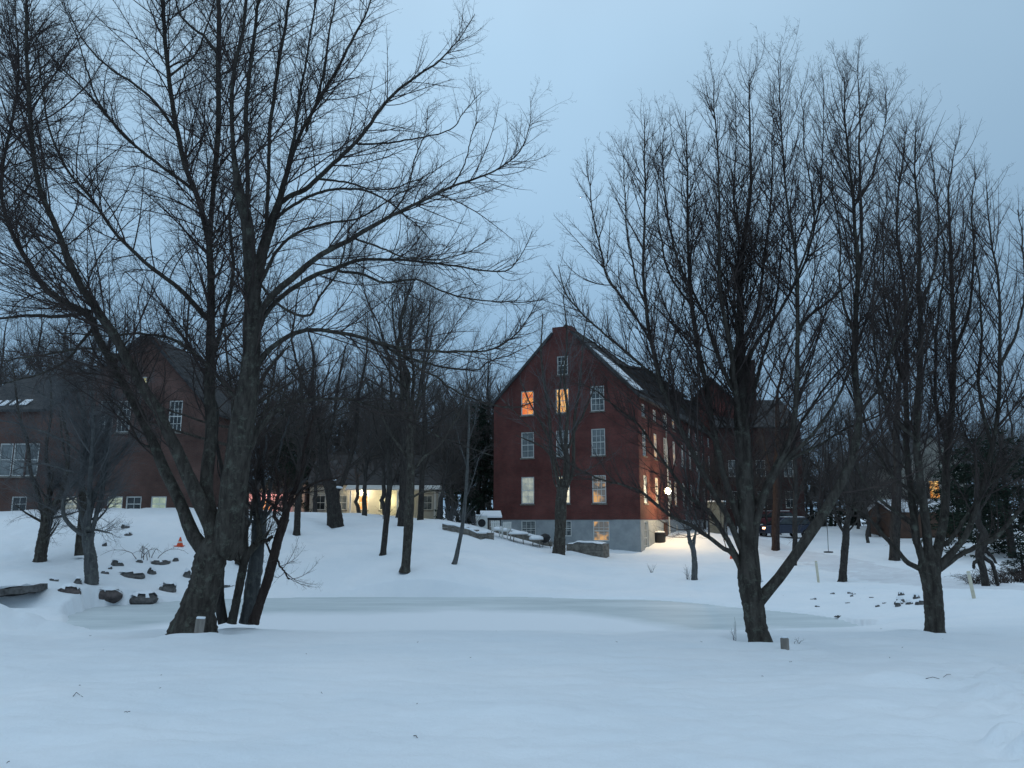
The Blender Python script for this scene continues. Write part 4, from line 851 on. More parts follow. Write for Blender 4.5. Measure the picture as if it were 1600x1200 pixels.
def conifer(loc, dat, label, rz=0, sc=1.0, group=None, proto=None):
    if proto is not None: return dup(proto, loc, rz, sc, label, group)
    r = empty('conifer_tree', loc, rz, label, 'tree', group); r.scale = (sc,) * 3 if np.isscalar(sc) else sc
    np_mesh('trunk', *dat[0], M_barkdark, r); np_mesh('crown', *dat[1], M_needle, r, smooth=False)
    return r
for k, (px, d) in enumerate(((1128, 66), (1152, 70), (1176, 64), (1198, 72), (1222, 69), (1246, 74), (1105, 72))):
    wood(px, d, (1, 3, 4)[k % 3], .82, 'bare tree between the drive and the dark brick block', 'trees in front of the dark brick block')
c1 = conifer(at(748, 60), cd1, 'dark evergreen right against the left corner of the red brick house', 0, .95)
conifer(at(440, 68), cd1, 'dark evergreen behind the pale red lit wall', 1.0, .95, proto=c1)
conifer(at(722, 72), cd1, 'dark evergreen farther back, left of the one touching the brick house', 2.0, 1.0, proto=c1)
conifer(at(480, 82), cd1, 'dark evergreen behind the left end of the cream lit house', 3.0, .9, proto=c1)
c2 = conifer(at(1540, 52), cd2, 'dark evergreen behind the dead twisted tree', 0, (1.3, 1.3, .95))
for px, d, s, lb in ((1583, 47, (1.5, 1.5, 1.0), 'broad dark evergreen filling the right edge'), (1505, 60, (1.2, 1.2, 1.0), 'dark evergreen just right of the house with the yellow window'),
                     (1345, 92, (1.7, 1.7, .75), 'low evergreen on the skyline left of the tan shed'), (1385, 88, (1.7, 1.7, .8), 'low evergreen on the skyline touching the tan shed'), (1290, 100, (1.9, 1.9, .75), 'low evergreen on the skyline right of the parked cars')):
    conifer(at(px, d), cd2, lb, d, s, proto=c2)

# ------------------------------------------------------------------ buildings
def wall_open(mb, o, u, n, outer, rects, depth=.14):
    """wall polygon outer [(s,z)] with rectangular openings; reveals go inward by depth"""
    o, u, n = (np.array(t, float) for t in (o, u, n)); zz = np.array([0, 0, 1.])
    loops = [[Vector((a, b, 0)) for a, b in outer]]
    for (a0, b0, a1, b1) in rects: loops.append([Vector(p + (0,)) for p in ((a0, b0), (a0, b1), (a1, b1), (a1, b0))])
    flat = [p for l in loops for p in l]
    tris = tessellate_polygon(loops)
    i = len(mb.v)
    mb.v += [o + u * p.x + zz * p.y for p in flat]
    for t in tris:
        a, b, c = (np.array(flat[k]) for k in t)
        cr = np.cross(b - a, c - a)[2]
        nn = np.cross(u, zz)
        f = [i + k for k in t]
        if cr * np.dot(nn, n) < 0: f = f[::-1]
        mb.f.append(f)
    for (a0, b0, a1, b1) in rects:
        c = [o + u * a + zz * b for a, b in ((a0, b0), (a1, b0), (a1, b1), (a0, b1))]
        for k in range(4): mb.poly([c[k], c[(k + 1) % 4], c[(k + 1) % 4] - n * depth, c[k] - n * depth])
def window(parent, o, u, n, rect, pane, cols=2, rows=4, depth=.14, frame=None, sill=True, label=None):
    o, u, n = (np.array(t, float) for t in (o, u, n)); z = np.array([0, 0, 1.])
    a0, b0, a1, b1 = rect; w = a1 - a0; h = b1 - b0; fr = .07; g_ = .004
    q = o + u * (a0 + g_) + z * (b0 + g_) - n * (depth - .02); w -= 2 * g_; h -= 2 * g_
    mb = MB(); th = n * .07
    mb.box(q, u * w, z * fr, th); mb.box(q + z * (h - fr), u * w, z * fr, th)
    mb.box(q + z * fr, u * fr, z * (h - 2 * fr), th); mb.box(q + u * (w - fr) + z * fr, u * fr, z * (h - 2 * fr), th)
    iw = w - 2 * fr; ih = h - 2 * fr; q2 = q + u * fr + z * fr
    if rows > 1: mb.box(q2 + z * (ih / 2 - .025), u * iw, z * .05, n * .055)
    for k in range(1, cols): mb.box(q2 + u * (iw * k / cols - .012), u * .024, z * ih, n * .04)
    for k in range(1, rows):
        if rows % 2 == 0 and k == rows // 2: continue
        mb.box(q2 + z * (ih * k / rows - .012), u * iw, z * .024, n * .042)
    f = mb.build('window', frame or M_white, parent)
    if label: f['label'] = label
    pb = MB(); pb.box(q2 - n * .004, u * iw, z * ih, n * .012); pb.build('pane', pane, f)
    if sill:
        sb = MB(); sb.box(o + u * (a0 - .06) + z * (b0 - .10), u * (a1 - a0 + .12), z * .095, n * .06); sb.build('sill', M_stone if sill == 1 else sill, f)
    return f
def roof_slab(mb, a, b, c, d, th=.16):
    """slab with top face a,b,c,d"""
    pts = [np.array(t, float) for t in (a, b, c, d)]; nn = np.cross(pts[1] - pts[0], pts[3] - pts[0]); nn /= np.linalg.norm(nn)
    if nn[2] < 0: nn = -nn
    mb.prism([p - nn * th for p in pts], nn * th)

# --- red brick house: local x along the gable front (left to right), local y back
A0 = P(771, 812, 57.0); B0 = P(1001, 812, 52.5)
gv = B0 - A0; WID = float(np.hypot(gv[0], gv[1])); ANG = math.atan2(gv[1], gv[0])
house = empty('brick_house', (A0[0], A0[1], 0), ANG, 'tall red brick house with a grey basement, steep gable and lit windows', 'house')
LEN = 30.0; ZE = 8.55; ZP = 14.2; ZB = 0.0; ZG = -3.2
cx0 = WID / 2
cw = .75   # half width of the flat chimney top that crowns the gable
# gable front
R = lambda cx, z0, z1, w=1.02: (cx - w / 2, z0, cx + w / 2, z1)
gx = (2.72, 5.45, 8.10)
gw = []
for i, (z0, z1) in enumerate(((1.12, 3.05), (4.42, 6.30), (7.55, 9.35))):
    for x in gx: gw.append((i, x, R(x, z0, z1)))
attic = R(5.5, 10.35, 11.75, .85)
mb = MB()
wall_open(mb, (0, 0, 0), (1, 0, 0), (0, -1, 0), [(0, ZB), (WID, ZB), (WID, ZE), (cx0 + cw, ZP - .72), (cx0 + cw, ZP - .25), (cx0 - cw, ZP - .25), (cx0 - cw, ZP - .72), (0, ZE)], [r for _, _, r in gw] + [attic])
# side wall, right
sw = []; ysd = (1.6, 4.9, 8.0, 11.2, 14.4, 17.6, 20.8, 24.0, 27.2)
for i, (z0, z1) in enumerate(((1.12, 3.05), (4.42, 6.30), (7.2, 8.1))):
    for y in ysd:
        if i == 0 and y == 8.0: y = 9.3
        sw.append((i, y, (y - .5, z0, y + .5, z1)))
wall_open(mb, (WID, 0, 0), (0, 1, 0), (1, 0, 0), [(0, ZB), (LEN, ZB), (LEN, ZE), (0, ZE)], [r for _, _, r in sw])
mb.poly([(0, LEN, ZB), (0, 0, ZB), (0, 0, ZE), (0, LEN, ZE)])
mb.poly([(WID, LEN, ZB), (0, LEN, ZB), (0, LEN, ZE), (cx0, LEN, ZP), (WID, LEN, ZE)])
mb.poly([(cx0 - cw, 0, ZP - .25), (cx0 + cw, 0, ZP - .25), (cx0 + cw, .8, ZP - .25), (cx0 - cw, .8, ZP - .25)])
mb.poly([(cx0 - cw, .8, ZP - .25), (cx0 + cw, .8, ZP - .25), (cx0 + cw, .8, ZP - 1), (cx0 - cw, .8, ZP - 1)])
mb.poly([(cx0 + cw, 0, ZP - .25), (cx0 + cw, .8, ZP - .25), (cx0 + cw, .8, ZP - 1), (cx0 + cw, 0, ZP - 1)])
mb.poly([(cx0 - cw, 0, ZP - .25), (cx0 - cw, .8, ZP - .25), (cx0 - cw, .8, ZP - 1), (cx0 - cw, 0, ZP - 1)])
mb.build('wall', M_brick, house)
# basement
bw = [R(2.72, -1.15, -.06, 1.15), R(5.45, -1.15, -.06, 1.1), R(8.15, -1.45, -.06, 1.2)]
bs = [(1.0, -2.35, 2.1, -.12), (11.1, -2.0, 11.6, -.4), (14.3, -2.0, 14.8, -.4), (17.5, -2.0, 18, -.4)]
mb = MB()
wall_open(mb, (.03, .03, 0), (1, 0, 0), (0, -1, 0), [(0, ZG), (WID - .06, ZG), (WID - .06, ZB - .003), (0, ZB - .003)], bw)
wall_open(mb, (WID - .03, .03, 0), (0, 1, 0), (1, 0, 0), [(0, ZG), (LEN - .06, ZG), (LEN - .06, ZB - .003), (0, ZB - .003)], bs)
mb.poly([(.03, LEN, ZG), (.03, .03, ZG), (.03, .03, ZB), (.03, LEN, ZB)])
mb.build('basement', M_conc, house)
pn = {(0, 0): M_lit_pale, (0, 1): M_lit_white, (0, 2): M_lit_dim, (2, 0): M_lit_orange, (2, 1): M_lit_yellow}
for i, x, r in gw:
    j = gx.index(x)
    window(house, (0, 0, 0), (1, 0, 0), (0, -1, 0), r, pn.get((i, j), M_glassblue if i == 1 else M_glassblind), 2 if j < 2 else 3, 4, label='window glowing orange' if (i == 2 and j < 2) else None)
window(house, (0, 0, 0), (1, 0, 0), (0, -1, 0), attic, M_glassdark, 3, 4)
# warm chandelier in the lower left window, low lamp light on its sill
for j, (r, p_) in enumerate(zip(bw, (M_glassblind, M_glassblind, M_lit_dim))):
    window(house, (.03, .03, 0), (1, 0, 0), (0, -1, 0), r, p_, 3, 3, sill=False)
for i, y, r in sw:
    window(house, (WID, 0, 0), (0, 1, 0), (1, 0, 0), r, M_lit_white if (i == 0 and y < 2) else (M_lit_dim if (y in (11.2, 4.9)) else M_glassblue), 2, 4 if i < 2 else 2)
for j, r in enumerate(bs):
    window(house, (WID - .03, .03, 0), (0, 1, 0), (1, 0, 0), r, M_glassblue if j == 0 else M_glassdark, 2 if j == 0 else 1, 4 if j == 0 else 2, sill=False)
# roof with overhang
def slope_pt(side, s, y, lift=0.0):
    """s=0 at ridge, 1 at wall line"""
    x = cx0 + side * s * cx0; z = ZP - (ZP - ZE) * s
    return np.array([x, y, z + lift])
mb = MB()
for sd in (-1, 1):
    roof_slab(mb, slope_pt(sd, .0, .82, .18), slope_pt(sd, 1.06, .82, .18), slope_pt(sd, 1.06, LEN + .3, .18), slope_pt(sd, 0, LEN + .3, .18))
    roof_slab(mb, slope_pt(sd, .14, -.16, .17), slope_pt(sd, 1.06, -.16, .17), slope_pt(sd, 1.06, .83, .17), slope_pt(sd, .14, .83, .17))
rf = mb.build('roof', M_roof, house)
# dormers and snow on the right slope
mb = MB(); ds = MB(); sn = MB()
cxs = MB()
dorm = [(6.0, 9.0), (12.0, 15.0), (18, 21), (24, 27)]
for y0, y1 in dorm:
    s0, s1 = .42, .82
    pa = slope_pt(1, s0, y0); pb_ = slope_pt(1, s1, y0)
    top = pa[2] - .45
    # cheeks + front
    prof = [(pa[0], pa[2]), (pb_[0], top), (pb_[0], pb_[2])]
    mb = MB(); mb.prism([(x, y0, z) for x, z in prof], (0, y1 - y0, 0)); dm = mb.build('dormer', M_roof, house)
    ds = MB(); roof_slab(ds, (pa[0] - .15, y0 - .2, pa[2] + .30), (pb_[0] + .3, y0 - .2, top + .12), (pb_[0] + .3, y1 + .2, top + .12), (pa[0] - .15, y1 + .2, pa[2] + .30), .12)
    ds.build('dormer_roof', M_roof, dm)
prev = .9
rr_ = random.Random(3)
segs = [(.9, 5.8)] + [(dorm[k][1] + .25, dorm[k + 1][0] - .25) for k in range(3)] + [(27.3, 30)]
for y0, y1 in segs:
    roof_slab(sn, slope_pt(1, .34 if y0 < 2 else .5, y0, .27), slope_pt(1, .96 if y0 < 2 else .78, y0, .27), slope_pt(1, .84 if y0 < 2 else .72, y1 - .6, .27), slope_pt(1, .52, y1, .27), .07)
sn.build('roof_snow', M_snow, house)
# wall lamp, pipe and door on the side
mb = MB(); mb.box((WID + .002, 6.7, -2.3), (.06, 0, 0), (0, 1.0, 0), (0, 0, 2.1)); mb.build('door', M_door, house)
mb = MB(); mb.tube([(WID + .08, 8.2, -2.6), (WID + .08, 8.2, ZE - .2)], [.05, .05], 8); mb.build('drain_pipe', M_white, house)
mb = MB(); mb.tube([(WID + .02, 3.5, 2.25), (WID + .80, 3.5, 2.50), (WID + 1.1, 3.5, 2.28)], [.03, .03, .03], 6); mb.build('lamp_arm', M_dark, house)
M_bulb = mat('lamp_glass', (.9, .8, .6), emit=(1.0, .74, .36), es=22)
mb = MB(); mb.lathe((WID + 1.1, 3.5, 2.03), [(.04, -.25), (.17, -.18), (.24, 0), (.17, .17), (.05, .23)], 18); mb.build('wall_lamp', M_bulb, house, smooth=True)
def point(name, loc, e, col, r=.12, parent=None):
    l = bpy.data.lights.new(name, 'POINT'); l.energy = e; l.color = col; l.shadow_soft_size = r
    o = link(bpy.data.objects.new(name, l)); o.location = tuple(float(v) for v in loc)
    if parent: o.parent = parent
    return o
point('wall_lamp_light', (WID + 1.55, 3.5, 1.75), 560, (1.0, .70, .36), .15, house)

# --- far brick wing: gable, chimneys, long block
def simple_block(name, corner_px, d, width, length, rot, z0, ze, zp, material, label, cat='building', rows=(), ridge='x', roofmat=None, pane=None, cols=5, snow=False, side=True, skip_front=()):
    o = P(corner_px, 812, d); t = empty(name, (o[0], o[1], 0), rot, label, cat)
    mb = MB(); rects = []
    for (a0, a1) in rows:
        for k in range(cols):
            x = width * (k + .5) / cols
            if k in skip_front: continue
            rects.append((x - .5, a0, x + .5, a1))
    if ridge == 'y':   # gable faces front
        wall_open(mb, (0, 0, 0), (1, 0, 0), (0, -1, 0), [(0, z0), (width, z0), (width, ze), (width / 2, zp), (0, ze)], rects)
        mb.poly([(0, length, z0), (width, length, z0), (width, length, ze), (width / 2, length, zp), (0, length, ze)])
        mb.poly([(0, 0, z0), (0, length, z0), (0, length, ze), (0, 0, ze)]); mb.poly([(width, 0, z0), (width, length, z0), (width, length, ze), (width, 0, ze)])
    else:
        wall_open(mb, (0, 0, 0), (1, 0, 0), (0, -1, 0), [(0, z0), (width, z0), (width, ze), (0, ze)], rects)
        mb.poly([(0, length, z0), (width, length, z0), (width, length, ze), (0, length, ze)])
        mb.poly([(0, 0, z0), (0, length, z0), (0, length, ze), (0, length / 2, zp), (0, 0, ze)]); mb.poly([(width, 0, z0), (width, length, z0), (width, length, ze), (width, length / 2, zp), (width, 0, ze)])
    mb.build('wall', material, t)
    for k, r in enumerate(rects):
        pm = pane[k % len(pane)] if isinstance(pane, (list, tuple)) else (pane or M_glassblind)
        window(t, (0, 0, 0), (1, 0, 0), (0, -1, 0), r, pm, 2, 2)
    mb = MB(); w, l = width, length; ov = .3; sl_ = (zp - ze)
    if ridge == 'y':
        for sd in (0, 1):
            x0 = w / 2; x1 = (-ov if sd == 0 else w + ov); zz = ze - sl_ * ov / (w / 2)
            roof_slab(mb, (x0, -ov, zp + .15), (x1, -ov, zz + .15), (x1, l + ov, zz + .15), (x0, l + ov, zp + .15))
    else:
        for sd in (0, 1):
            y1 = (-ov if sd == 0 else l + ov); zz = ze - sl_ * ov / (l / 2)
            roof_slab(mb, (-ov, l / 2, zp + .15), (-ov, y1, zz + .15), (w + ov, y1, zz + .15), (w + ov, l / 2, zp + .15))
    rfo = mb.build('roof', roofmat or M_roof, t)
    return t, rfo
wing, wr = simple_block('brick_building', 1062, 84, 8.0, 14, ANG, -3, 10.6, 15.2, M_brick, 'farther red brick gable rising behind the roof end of the brick house', rows=((1.5, 3.2), (4.6, 6.3), (7.8, 9.4)), ridge='y', cols=3)
for x in (6.8,):
    mb = MB(); mb.box((x, 2.0, 11), (1.5, 0, 0), (0, 1.0, 0), (0, 0, 6.2)); mb.box((x - .1, 1.9, 16.9), (1.7, 0, 0), (0, 1.2, 0), (0, 0, .35))
    mb.build('chimney', M_brick3, wr)
mill, mr_ = simple_block('brick_building', 1128, 80, 8.6, 12, 0.0, -3, 9.6, 13.2, M_brick3, 'dark brick block half hidden behind the tall upright tree', rows=((1.2, 2.9), (4.4, 6.1)), ridge='x', cols=3, pane=[M_glassdark, M_glassblind])

# --- brick building on the left bank
o = P(-70, 812, 47); lb_ang = math.radians(-2)
lb = empty('brick_building', (o[0], o[1], 0), lb_ang, 'brown brick building on the left bank with square windows along the snow line', 'building')
mb = MB()
wl = 14.2; ledge = P(312, 812, 46)[0] - o[0]
small = [(P(px, 812, 46.6)[0] - o[0] - .48, .47, P(px, 812, 46.6)[0] - o[0] + .48, 1.38) for px in (22, 107, 128, 176, 206, 246)]
big = [(P(px, 812, 46.6)[0] - o[0] - .42, 5.25, P(px, 812, 46.6)[0] - o[0] + .42, 7.2) for px in (150, 178, 262)]
left_ = [(P(px, 812, 46.6)[0] - o[0] - .42, 2.6, P(px, 812, 46.6)[0] - o[0] + .42, 4.6) for px in (-8, 15, 35)]
gxl = P(55, 812, 46.6)[0] - o[0]; gxr = ledge; gm = P(205, 812, 46.6)[0] - o[0]
z_e = 6.6; z_p = 11.2
attw = (gm - .25, 7.75, gm + .25, 8.7)
wall_open(mb, (0, 0, 0), (1, 0, 0), (0, -1, 0), [(0, -1), (gxr, -1), (gxr, z_e), (gm + .5, z_p), (gm - .5, z_p), (gxl, z_e), (0, z_e)], small + big + left_ + [attw])
mb.poly([(gxr, 0, -1), (gxr, 5, -1), (gxr, 5, z_e), (gxr, 0, z_e)])
mb.poly([(0, 5, -1), (gxr, 5, -1), (gxr, 5, z_e), (gm, 5, z_p), (gxl, 5, z_e), (0, 5, z_e)])
mb.poly([(0, 0, -1), (0, 5, -1), (0, 5, z_e), (0, 0, z_e)])
mb.build('wall', M_brick2, lb)
for k, r in enumerate(small): window(lb, (0, 0, 0), (1, 0, 0), (0, -1, 0), r, [M_glassdark, M_lit_pale, M_glassdark, M_lit_green, M_glassdark, M_lit_green][k], 2, 2)
for r in big: window(lb, (0, 0, 0), (1, 0, 0), (0, -1, 0), r, M_glassdark, 3, 4)
for r in left_: window(lb, (0, 0, 0), (1, 0, 0), (0, -1, 0), r, M_glassblue, 1, 2)
window(lb, (0, 0, 0), (1, 0, 0), (0, -1, 0), attw, M_lit_pyel, 2, 3, label='small lit window high in the gable')
mb = MB()
roof_slab(mb, (gm + .2, -.2, z_p + .15), (gxr + .4, -.2, z_e - .2), (gxr + .4, 5.3, z_e - .2), (gm + .2, 5.3, z_p + .15))
roof_slab(mb, (gm - .2, -.2, z_p + .15), (gxl - .1, -.2, z_e + .12), (gxl - .1, 5.3, z_e + .12), (gm - .2, 5.3, z_p + .15))
roof_slab(mb, (-.4, -.35, z_e + .05), (gxl - .12, -.35, z_e + .05), (gxl - .12, 5, z_e + 3.2), (-.4, 5, z_e + 3.2))
mb.build('roof', M_roof, lb)
mb = MB(); rs = random.Random(9)
for k in range(4):
    x = 1.2 + k * .62; mb.box((x, -.2 + .3, z_e + .32 + .02 * k), (.45 * rs.uniform(.5, 1.1), 0, 0), (0, .6, .39), (0, 0, .06))
mb.build('roof_snow', M_snow, lb)

# --- lit cream house across, pale red wall, and low shed
hs, hr = simple_block('cream_house', 482, 74, 12.2, 9, math.radians(3), -.6, 3.4, 6.4, M_cream, 'low cream house with porch lights beyond the snow crest', 'house', rows=((.9, 2.3),), cols=6, ridge='x', pane=[M_glassdark, M_glassblue, M_lit_yellow, M_glassdark, M_lit_dim, M_glassblind])
M_lampw = mat('porch_bulb', (.9, .9, .8), emit=(1.0, .88, .66), es=14)
M_lampy = mat('porch_bulb_yellow', (.9, .9, .6), emit=(.95, .85, .40), es=9)
mb = MB(); mb.lathe((5.1, -.30, 2.75), [(.06, -.2), (.16, -.12), (.2, 0), (.14, .14), (.05, .2)], 12); mb.build('porch_lamp', M_lampw, hs, smooth=True)
mb = MB(); mb.lathe((7.55, -.30, 1.85), [(.05, -.45), (.12, -.35), (.14, 0), (.12, .35), (.05, .45)], 12); mb.build('porch_lamp', M_lampy, hs, smooth=True)
mb = MB()
for x in (4.0, 8.4, 11.9): mb.box((x, -1.3, -.6), (.16, 0, 0), (0, .16, 0), (0, 0, 3.4))
roof_slab(mb, (3.6, 0, 3.35), (3.6, -1.6, 2.85), (12.4, -1.6, 2.85), (12.4, 0, 3.35), .12)
mb.build('porch', M_white, hs)
point('porch_light', (5.1, -.65, 2.5), 130, (1.0, .80, .50), .2, hs)
point('porch_light', (7.6, -.75, 1.8), 70, (1.0, .85, .45), .2, hs)
pk, _ = simple_block('pale_red_house', 372, 70, 4.8, 7, 0.0, -.6, 2.35, 3.6, M_pink, 'small pale red house wall glowing pink behind the leaning stems', 'house', rows=((.7, 1.7),), cols=3, ridge='x', pane=[M_glassdark, M_lit_orange])
point('added_pink_glow', (2.6, -2.2, 1.9), 420, (1.0, .50, .46), .2, pk)  # added light without a fixture, source unknown, makes the pink glow
lc, _ = simple_block('cream_house', 1416, 72, 5.6, 8, math.radians(-4), -3, 5.2, 7.8, M_cream, 'cream house at the right with one glowing yellow window', 'house', rows=((1.9, 3.6),), cols=3, ridge='y', pane=[M_glassdark, M_lit_yellow, M_glassblue])
sh, _ = simple_block('shed', 1398, 68, 5.8, 5, 0.0, -3, .75, 1.7, M_tan, 'tan low shed in front of the cream house at the right', 'shed', ridge='x', roofmat=M_snow)

# ------------------------------------------------------------------ utility box, bins, patio
def rock(name, loc, sx, sy, sz, seed, material, label, group=None, rz=0.0, snow=True):
    rng = np.random.default_rng(seed); n, m = 18, 12
    th = np.linspace(0, 2 * math.pi, n, endpoint=False); ph = np.linspace(-math.pi / 2, math.pi / 2, m)
    Pm, Tm = np.meshgrid(ph, th, indexing='ij')
    D = np.stack([np.cos(Pm) * np.cos(Tm), np.cos(Pm) * np.sin(Tm), np.sin(Pm)], -1)
    r = np.ones(D.shape[:2])
    for k in range(9):   # flat facets knocked off
        c = rng.normal(0, 1, 3); c /= np.linalg.norm(c); lim = rng.uniform(.62, .9)
        r = np.minimum(r, lim / np.maximum((D * c).sum(-1), 1e-3) if True else r)
    V = (D * r[..., None] * np.array([sx, sy, sz])).reshape(-1, 3)
    i = np.arange(m * n).reshape(m, n); j = np.roll(i, -1, axis=1)
    Q = np.stack([i[:-1], j[:-1], j[1:], i[1:]], -1).reshape(-1, 4)
    o_ = np_mesh(name, V, Q, material, smooth=False); o_.location = tuple(float(v) for v in loc); o_.rotation_euler = (0, 0, rz)
    tag(o_, label, 'rock', group)
    if snow:
        # a cap of snow settled over the top and back
        val = D[..., 2] + .13 * np.sin(Tm * 2 + seed) + .08 * np.sin(Tm * 5 + 2 * seed) + .15 * D[..., 1] - .28
        top = val > 0
        lift = np.clip(val / .22, 0, 1) ** .6 * .26
        Vs = (D * (r * 1.02)[..., None] * np.array([sx, sy, sz]) + np.stack([0 * lift, 0 * lift, sz * lift - .004], -1)).reshape(-1, 3)
        qs = Q[(top.reshape(-1)[Q].all(axis=1))]
        lab = np.arange(m * n)
        for _ in range(60): 
            mn = lab[qs].min(1)
            for c_ in range(4): np.minimum.at(lab, qs[:, c_], mn)
        if len(qs): big_ = np.bincount(lab[qs[:, 0]]).argmax(); qs = qs[lab[qs[:, 0]] == big_]
        us_, inv = np.unique(qs, return_inverse=True)
        np_mesh('snow_cap', Vs[us_], inv.reshape(qs.shape), M_snow, o_)
    return o_
def px_rock(px, py, wpx, hpx, seed, material, label, group='rocks on the left bank'):
    h = hit(px, py + hpx / 2); k = ppm(py, h[1]); w = wpx / k / 2; hh = hpx / k / 2
    h[2] = max(gz(h[0], h[1] - w * .5), gz(h[0], h[1]) - .28) - hh * .15
    return rock('rock', h, w * 1.25, w * .8, hh * 1.6, seed, material, label, group, rz=random.Random(seed).uniform(-.4, .4))
rocks = [(223,918,50,20,'widest dark boulder at the pond edge'),(262,913,26,21,'rounded boulder right of the widest dark one'),(169,926,34,16,'reddish rock lowest on the bank'),
 (202,892,44,14,'long flat rock in the middle of the rock slope'),(183,877,17,14,'pointed rock above the long flat one'),(237,889,12,15,'small upright rock right of the long flat one'),(246,873,38,8,'thin ledge of rock below the big tree limb'),
 (108,916,30,16,'rock at the foot of the pale elbowed tree'),(121,906,12,12,'small rock beside the foot of the pale elbowed tree'),(218,876,10,7,'little rock left of the thin ledge'),(163,893,12,6,'sliver of rock left of the pointed rock'),
 (195,820,13,10,'rock topmost on the slope below the windows'),(200,832,12,8,'rock just under the topmost one'),(163,849,7,9,'small dark rock alone on the upper slope'),(275,873,9,8,'small rock tucked behind the big trunk'),
 (292,893,18,16,'rock half hidden left of the big trunk'),(356,913,18,6,'flat rock between the two dark stems'),(84,905,12,6,'rock touching the end of the stone slab'),(405,842,12,5,'flat stone on the bank behind the snag'),(172,886,6,7,'pebble-sized rock under the pointed rock')]
for k, (x, y, w, h, l) in enumerate(rocks): px_rock(x, y, w, h, 200 + k, M_rockred if k in (2, 7) else M_rock, l)
rr2 = random.Random(77)
for k in range(9):
    px_rock(1402 + rr2.uniform(0, 38), 925 + rr2.uniform(0, 20), rr2.uniform(8, 17), rr2.uniform(5, 10), 300 + k, M_rock, 'dark stone in the cluster left of the right-edge trunk', 'stones of the cluster by the pond end')
for k in range(12):
    px_rock(1262 + rr2.uniform(0, 130), 925 + rr2.uniform(0, 22), rr2.uniform(3, 8), rr2.uniform(2, 5), 330 + k, M_rock, 'small stone poking through snow between the tall tree and the stone cluster', 'small stones by the pond end')
px_rock(1310, 966, 12, 3, 350, M_rock, 'flat dark stone frozen into the ice at the right end of the pond', None)

# footbridge slab at the left
br = empty('stone_bridge', P(20, 925, 27.2), math.radians(16), 'rough stone slab bridging a dark gap at the far left', 'bridge')
mb = MB()
def rough_box(mb, x0, x1, y0, y1, z0, z1, seed, nx=14):
    rng = np.random.default_rng(seed); xs = np.linspace(x0, x1, nx); prof = []
    ring_ = []
    for x in xs:
        j = rng.normal(0, .018, 8)
        ring_.append([(x + j[0], y0 + j[1], z0 + j[2]), (x, y1, z0), (x, y1, z1 + j[4]), (x + j[5], y0 + j[6], z1 + j[7])])
    i = len(mb.v)
    for r_ in ring_: mb.v += [np.array(p, float) for p in r_]
    for a in range(nx - 1):
        for b in range(4): mb.f.append([i + a * 4 + b, i + a * 4 + (b + 1) % 4, i + (a + 1) * 4 + (b + 1) % 4, i + (a + 1) * 4 + b])
    mb.f.append([i, i + 3, i + 2, i + 1]); mb.f.append([i + (nx - 1) * 4 + k for k in range(4)])
rough_box(mb, -2.4, .85, -.4, .8, -.06, .16, 4); mb.build('slab', M_rock, br); br.rotation_euler = (0, -.09, math.radians(16))
mb = MB(); rough_box(mb, -2.4, .6, .3, .8, -.9, -.07, 5); mb.build('gap_shade', M_dark, br)  # near-black box under the slab: painted shade of the open gap
mb = MB(); rough_box(mb, -2.4, .7, -.15, .8, .17, .22, 6); mb.build('snow_cap', M_snow, br)

# posts
def post_sq(px, py_base, d, wpx, hpx, label, lean=0.0, rz=0.3):
    b = P(px, py_base, d); k = ppm(py_base, d); w = wpx / k / 1.2; h = hpx / k
    z0 = gz(b[0], b[1])
    t = empty('wooden_post', (b[0], b[1], z0 - .15), rz, label, 'post'); t.rotation_euler = (0, lean, rz)
    hh = h + .15
    mb = MB(); n = 7
    mb.cbox((0, 0, 0), w, w * .8, hh); mb.build('shaft', M_wood, t, bevel=.012)
    mb = MB(); mb.cbox((0, 0, hh + .002), w * .96, w * .76, .035); mb.build('snow_cap', M_snow, t, bevel=.012)
    return t
post_sq(308, 999, 14.9, 16, 31, 'short squared wooden post capped with snow in front of the largest tree', .08, .25)
post_sq(1227, 1020, 13.0, 13, 25, 'short dark wooden post right of the low-forking tree', .0, .3)
def marker(px, py0, py1, lean, label):
    h = hit(px, py0); k = ppm(py0, h[1]); L = (py0 - py1) / k
    t = empty('marker_post', h, 0, label, 'post'); t.rotation_euler = (0, lean, 0)
    mb = MB(); mb.lathe((0, 0, 0), [(.055, -.3), (.055, L - .03), (.045, L - .005), (.02, L)], 12); mb.build('pipe', M_postwhite, t, smooth=False)
    mb = MB(); mb.lathe((0, 0, L - .10), [(.058, 0), (.058, .03)], 12); mb.build('band', M_white, t)
marker(1279, 910, 877, -.06, 'pale marker post near the middle of the right bank, by the slim dark tree')
marker(1522, 935, 893, -.12, 'pale leaning marker post beside the drive at the right')
# rope swing hung from the slanting limb
hp = P(1290, 800, 15.6); 
sw_ = empty('rope_swing', (hp[0], hp[1], 0), 0, 'small disc swing on a rope under the slanting limb', 'swing')
zt = P(1290, 803, 15.6)[2]; zb = P(1290, 862, 15.6)[2]
mb = MB(); mb.tube([(0, 0, zb), (.01, 0, (zb + zt) / 2), (0, 0, zt)], [.006] * 3, 6); mb.build('rope', M_dark, sw_)
mb = MB(); mb.lathe((0, 0, zb - .02), [(.02, 0), (.085, .0), (.09, .012), (.085, .025), (.02, .03)], 18); mb.build('seat', M_dark, sw_)

